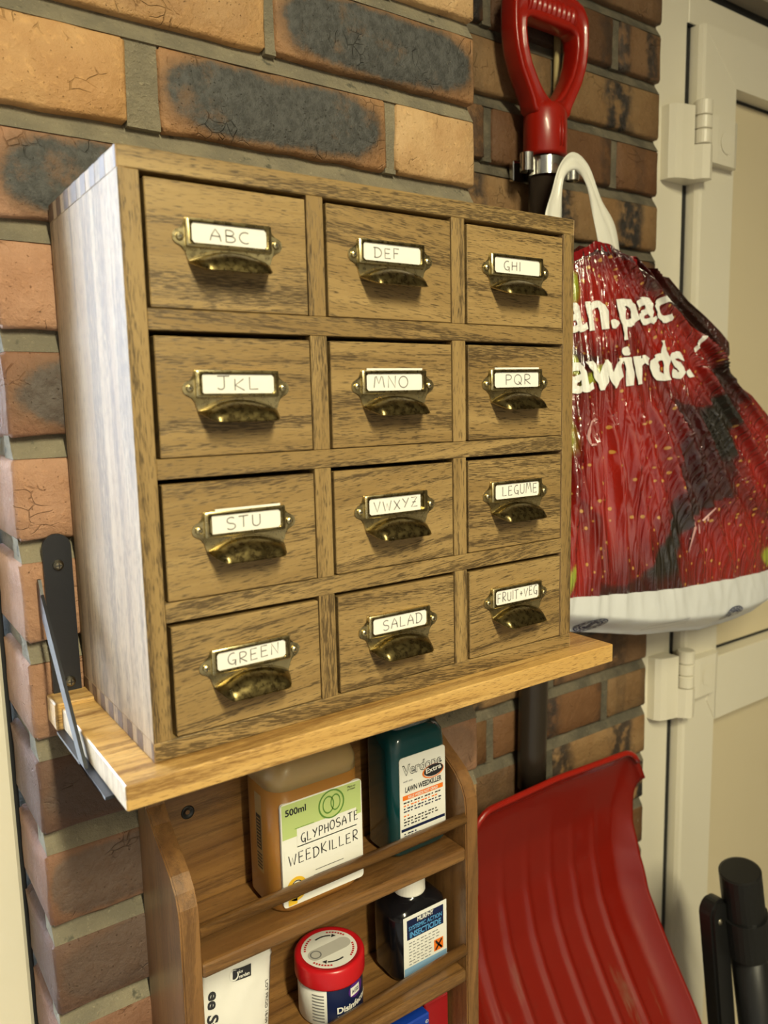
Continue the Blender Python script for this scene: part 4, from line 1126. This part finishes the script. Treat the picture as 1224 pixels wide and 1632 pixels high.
def bag_print_mat():
    m, N, L, P = newmat('bag_strawberry_print')
    at = N.new('ShaderNodeAttribute'); at.attribute_name = 'print'
    tc = N.new('ShaderNodeTexCoord'); vo = N.new('ShaderNodeTexVoronoi'); vo.inputs['Scale'].default_value = 1.0
    mp = N.new('ShaderNodeMapping'); mp.inputs['Scale'].default_value = (100, .01, 74); L.new(tc.outputs['Object'], mp.inputs['Vector']); L.new(mp.outputs[0], vo.inputs['Vector'])
    seeds = mathn(N, L, 'MULTIPLY', mapr(N, L, vo.outputs['Distance'], .13, .20, 1, 0), at.outputs['Alpha'])
    col = mixc(N, L, mathn(N, L, 'MULTIPLY', seeds, .8), at.outputs['Color'], lin(206, 160, 76))
    L.new(col, P.inputs['Base Color']); P.inputs['Roughness'].default_value = .13; P.inputs['Specular IOR Level'].default_value = 1.
    m2 = N.new('ShaderNodeMapping'); m2.inputs['Scale'].default_value = (95, 10, 5); m2.inputs['Rotation'].default_value = (0, -.12, 0); L.new(tc.outputs['Object'], m2.inputs['Vector'])
    n1 = noisen(N, L, m2.outputs[0], 1, 2, .5, .3); n2 = noisen(N, L, tc.outputs['Object'], 160, 4, .6, .5)
    b = N.new('ShaderNodeBump'); b.inputs['Strength'].default_value = 1.; b.inputs['Distance'].default_value = .005
    # sharp crests: thin creases running down the film
    crest = mapr(N, L, mathn(N, L, 'ABSOLUTE', mathn(N, L, 'SUBTRACT', n1, .5)), .0, .11, 1., 0.)
    L.new(mathn(N, L, 'MULTIPLY_ADD', n2, .10, mathn(N, L, 'MULTIPLY_ADD', crest, .25, n1)), b.inputs['Height']); L.new(b.outputs['Normal'], P.inputs['Normal'])
    P.inputs['Coat Weight'].default_value = .8; P.inputs['Coat Roughness'].default_value = .12; L.new(b.outputs['Normal'], P.inputs['Coat Normal'])
    return m
M['bag_print'] = bag_print_mat()
bag = thing('carrier_bag', 'red strawberry-print plastic carrier bag with white lettering hanging from the tool clip', 'bag', (0, 0, 0))
bm = bmesh.new(); cl_ = bm.loops.layers.float_color.new('print')
NA = 230; bs = [i/150 for i in range(151)]+[1+.3*i/26 for i in range(1, 27)]
G = []; colr = {}
for i in range(NA+1):
    col = []
    for b in bs:
        x, z = xz(i/NA, b); v = bm.verts.new((x, fronty(x, z), z)); col.append(v)
        c, s = print_col(x, z); colr[v] = (c.x, c.y, c.z, s)
    G.append(col)
K = [[None]*len(bs) for _ in range(NA+1)]
for i in range(0, NA+1):
    for j, b in enumerate(bs):
        if i in (0, NA): K[i][j] = G[i][j]
        else:
            v0 = G[i][j].co; e = min(1, min(i, NA-i)/12)
            K[i][j] = bm.verts.new((v0.x, .052+.012*e, v0.z)); colr[K[i][j]] = colr[G[i][j]]
for i in range(NA):
    for j in range(len(bs)-1):
        mi = 0 if bs[j] < .9999 else 1
        f = bm.faces.new((G[i][j], G[i+1][j], G[i+1][j+1], G[i][j+1])); f.material_index = mi
        q = [K[i][j], K[i][j+1], K[i+1][j+1], K[i+1][j]]
        f = bm.faces.new(q); f.material_index = mi
    j = len(bs)-1
    q = [G[i][j], G[i+1][j], K[i+1][j], K[i][j]]; q2 = []
    for v in q:
        if v not in q2: q2.append(v)
    if len(q2) > 2: bm.faces.new(q2).material_index = 1
for f in bm.faces:
    for l in f.loops: l[cl_] = colr[l.vert]
obj('bag_body', bm, [M['bag_print'], M['bag_white']], bag, smooth=True)
# hem along the mouth
bm = bmesh.new(); P_ = [xz(i/60, .0) for i in range(0, 51)]
for s in range(50):
    (xa, za), (xb, zb) = P_[s], P_[s+1]
    qa, qb = Vector((xa, fronty(xa, za)-.0012, za+.0015)), Vector((xb, fronty(xb, zb)-.0012, zb+.0015))
    bm.faces.new([bm.verts.new(v) for v in (qa, qb, qb+Vector((0, -.0004, -.010)), qa+Vector((0, -.0004, -.010)))])
bmesh.ops.remove_doubles(bm, verts=bm.verts, dist=1e-5)
M['hem'] = plain('bag_hem_red', lin(128, 22, 24), .25, bump=.3, bscale=150)
obj('mouth_hem', bm, M['hem'], bag, smooth=True)
# lettering and faint print laid on the front
def on_bag(k):
    return lambda u, v: (u, fronty(u, v)-k, v)
def bag_text(name, items, mat):
    bm = bmesh.new(); F = lambda u, v: (u, 0, v)
    for a in items: put_text(bm, a[0], F, a[1], a[2], a[3], width=a[4], bold=a[5], rot=a[6])
    bmesh.ops.triangulate(bm, faces=bm.faces)
    for _ in range(6):
        es = [e for e in bm.edges if e.calc_length() > .0022]
        if not es: break
        bmesh.ops.subdivide_edges(bm, edges=es, cuts=1); bmesh.ops.triangulate(bm, faces=bm.faces)
    for v in bm.verts: v.co.y = fronty(v.co.x, v.co.z)-.0026
    obj(name, bm, mat, bag)
bag_text('lettering', [('an.pac', .562, 1.487, .0470, .200, .026, .105)], M['white_print'])
bag_text('lettering', [('awirds.', .560, 1.418, .0480, .240, .026, .085)], M['white_print'])
bag_text('lettering', [('/', .812, 1.462, .026, .014, .06, 0.)], M['white_print'])
for s_, u, v, h, w, sl in (('EG', .568, 1.335, .030, .032, .8), ('OB', .985, 1.30, .045, .045, .1), ('EH', .770, 1.205, .034, .045, .9)):
    bm = bmesh.new(); put_hand(bm, s_, lambda a, b: (a, fronty(a, b)-.0018, b), u, v, h, w, .0022, sl, seed=int(u*100))
    obj('faint_lettering', bm, M['pale_print'], bag)
Fb = on_bag(.0022)
for cx, cz, r in ((.600, 1.136, .020), (.885, 1.104, .022)):
    bm = bmesh.new()
    put_disc(bm, Fb, cx, cz, r, 0, r*.90, n=36, sy=.55); put_disc(bm, Fb, cx, cz, r*.68, 0, r*.58, n=30, sy=.55)
    for t in range(0, 360, 24): put_disc(bm, Fb, cx, cz, r*.86, 0, r*.74, n=2, sy=.55, a0=t, a1=t+15)
    put_disc(bm, Fb, cx, cz, r*.5, 0, r*.34, n=10, sy=.55, a0=20, a1=130); put_disc(bm, Fb, cx, cz, r*.5, 0, r*.34, n=10, sy=.55, a0=200, a1=310); put_rect(bm, Fb, cx-.003, cx+.003, cz-.006, cz+.006)
    obj('printed_emblem', bm, M['blue_print'], bag)
bm = bmesh.new()
for a in ((.70, .775, 1.1185, 1.1190), (.70, .775, 1.110, 1.1105), (.70, .7005, 1.110, 1.119), (.7745, .775, 1.110, 1.119)): put_rect(bm, Fb, *a, n=12)
obj('printed_box', bm, M['blue_print'], bag)
# straps: a loop over the rolled end of the clip
def ribbon(path, wid, name):
    bm = bmesh.new(); P = [Vector(p) for p in path]; n = len(P); rows = []
    for i, p in enumerate(P):
        d = (P[min(i+1, n-1)]-P[max(i-1, 0)]).normalized(); s = d.cross(Vector((0, -1, .15))).normalized(); nn = d.cross(s).normalized()
        w = wid[i] if isinstance(wid, list) else wid
        rows.append([bm.verts.new(p + s*w*(k/6-.5) + nn*(.0016*math.cos((k/6-.5)*math.pi*2.6+i*.05) + .0006*math.sin(k*2.1+i*.5))) for k in range(7)])
    for a, b in zip(rows, rows[1:]):
        for k in range(6): bm.faces.new((a[k], a[k+1], b[k+1], b[k]))
    o = obj(name, bm, M['strap'], bag, smooth=True)
    m = o.modifiers.new('thick', 'SOLIDIFY'); m.thickness = .0006; m.offset = 0
    return o
def smoothpath(pts, n=40):
    P = [Vector(p) for p in pts]; out = []
    for i in range(len(P)-1):
        p0, p1, p2, p3 = P[max(i-1, 0)], P[i], P[i+1], P[min(i+2, len(P)-1)]
        for k in range(n//(len(P)-1)):
            t = k/(n//(len(P)-1)); out.append(.5*((2*p1)+(-p0+p2)*t+(2*p0-5*p1+4*p2-p3)*t*t+(-p0+3*p1-3*p2+p3)*t**3))
    out.append(P[-1]); return out
pth = smoothpath([(.553, .045, 1.562), (.560, .050, 1.610), (.566, .050, 1.640), (.574, .049, 1.668), (.590, .047, 1.6815), (.608, .047, 1.677), (.622, .047, 1.660), (.635, .046, 1.635), (.648, .045, 1.61), (.660, .0445, 1.578)], 54)
ws = [.022+.006*math.sin(i*.3)+(.014*sstep(40, 54, i))-(.008*math.exp(-((i-26)/8)**2)) for i in range(len(pth))]
ribbon(pth, ws, 'strap')

# ================================================================== BLACK FOLDED STAND (lower right)
st = thing('folded_stand', 'black tubular folded stand leaning beside the white door', 'stand', (.86, -.04, 0))
top = Vector((-.0073, .0002, .7464)); lean = Vector((.052, .0, -.225)).normalized()
def along(p, t): return p+lean*t
bm = bmesh.new(); tube(bm, [along(top, .001), along(top, .078), along(top, .13)], [.0283, .0286, .0286], 28)
tube(bm, [along(top, 0), along(top, .0012)], [.0255, .0280], 28); obj('end_cap', fixn(bm), M['dark_plastic'], st, smooth=False)
bm = bmesh.new(); tube(bm, [along(top, .072), along(top, .137)], .0318, 28); obj('collar', fixn(bm), M['dark_plastic'], st)
bm = bmesh.new(); e = along(top, .13); tt = (.004-e.z)/lean.z; tube(bm, [e, e+lean*tt], .0254, 24); obj('tube', fixn(bm), M['dark_plastic'], st, smooth=True)
bm = bmesh.new(); p0 = Vector((-.034, .022, .685)); ln2 = Vector((.022, 0, -.13)).normalized()
out = [(.0201*math.cos(math.radians(t)), .0201*math.sin(math.radians(t))) for t in range(0, 181, 15)]
xd = Vector((-ln2.z, 0, ln2.x)).normalized()
leng = (.003-p0.z)/ln2.z
pts2 = [(a, -b) for a, b in out] + [(-.0201, leng), (.0201, leng)]
A = [bm.verts.new(p0 + xd*a + ln2*b + Vector((0, -.012, 0))) for a, b in pts2]; B = [bm.verts.new(p0 + xd*a + ln2*b + Vector((0, .012, 0))) for a, b in pts2]
n = len(pts2)
for i in range(n): bm.faces.new((A[i], A[(i+1) % n], B[(i+1) % n], B[i]))
bm.faces.new(A); bm.faces.new(B[::-1]); fixn(bm)
bmesh.ops.bevel(bm, geom=[e for e in bm.edges if abs((e.verts[0].co-e.verts[1].co).y) < 1e-6], offset=.004, segments=2, affect='EDGES')
obj('folding_leg', bm, M['dark_plastic'], st)
bm = bmesh.new(); lathe(bm, [(0, -.0145), (.0035, -.014), (.005, -.0120)], (p0.x, p0.y, p0.z-.012), 16, ax='y', cap=False); obj('rivet', fixn(bm), M['screw'], st, smooth=True)
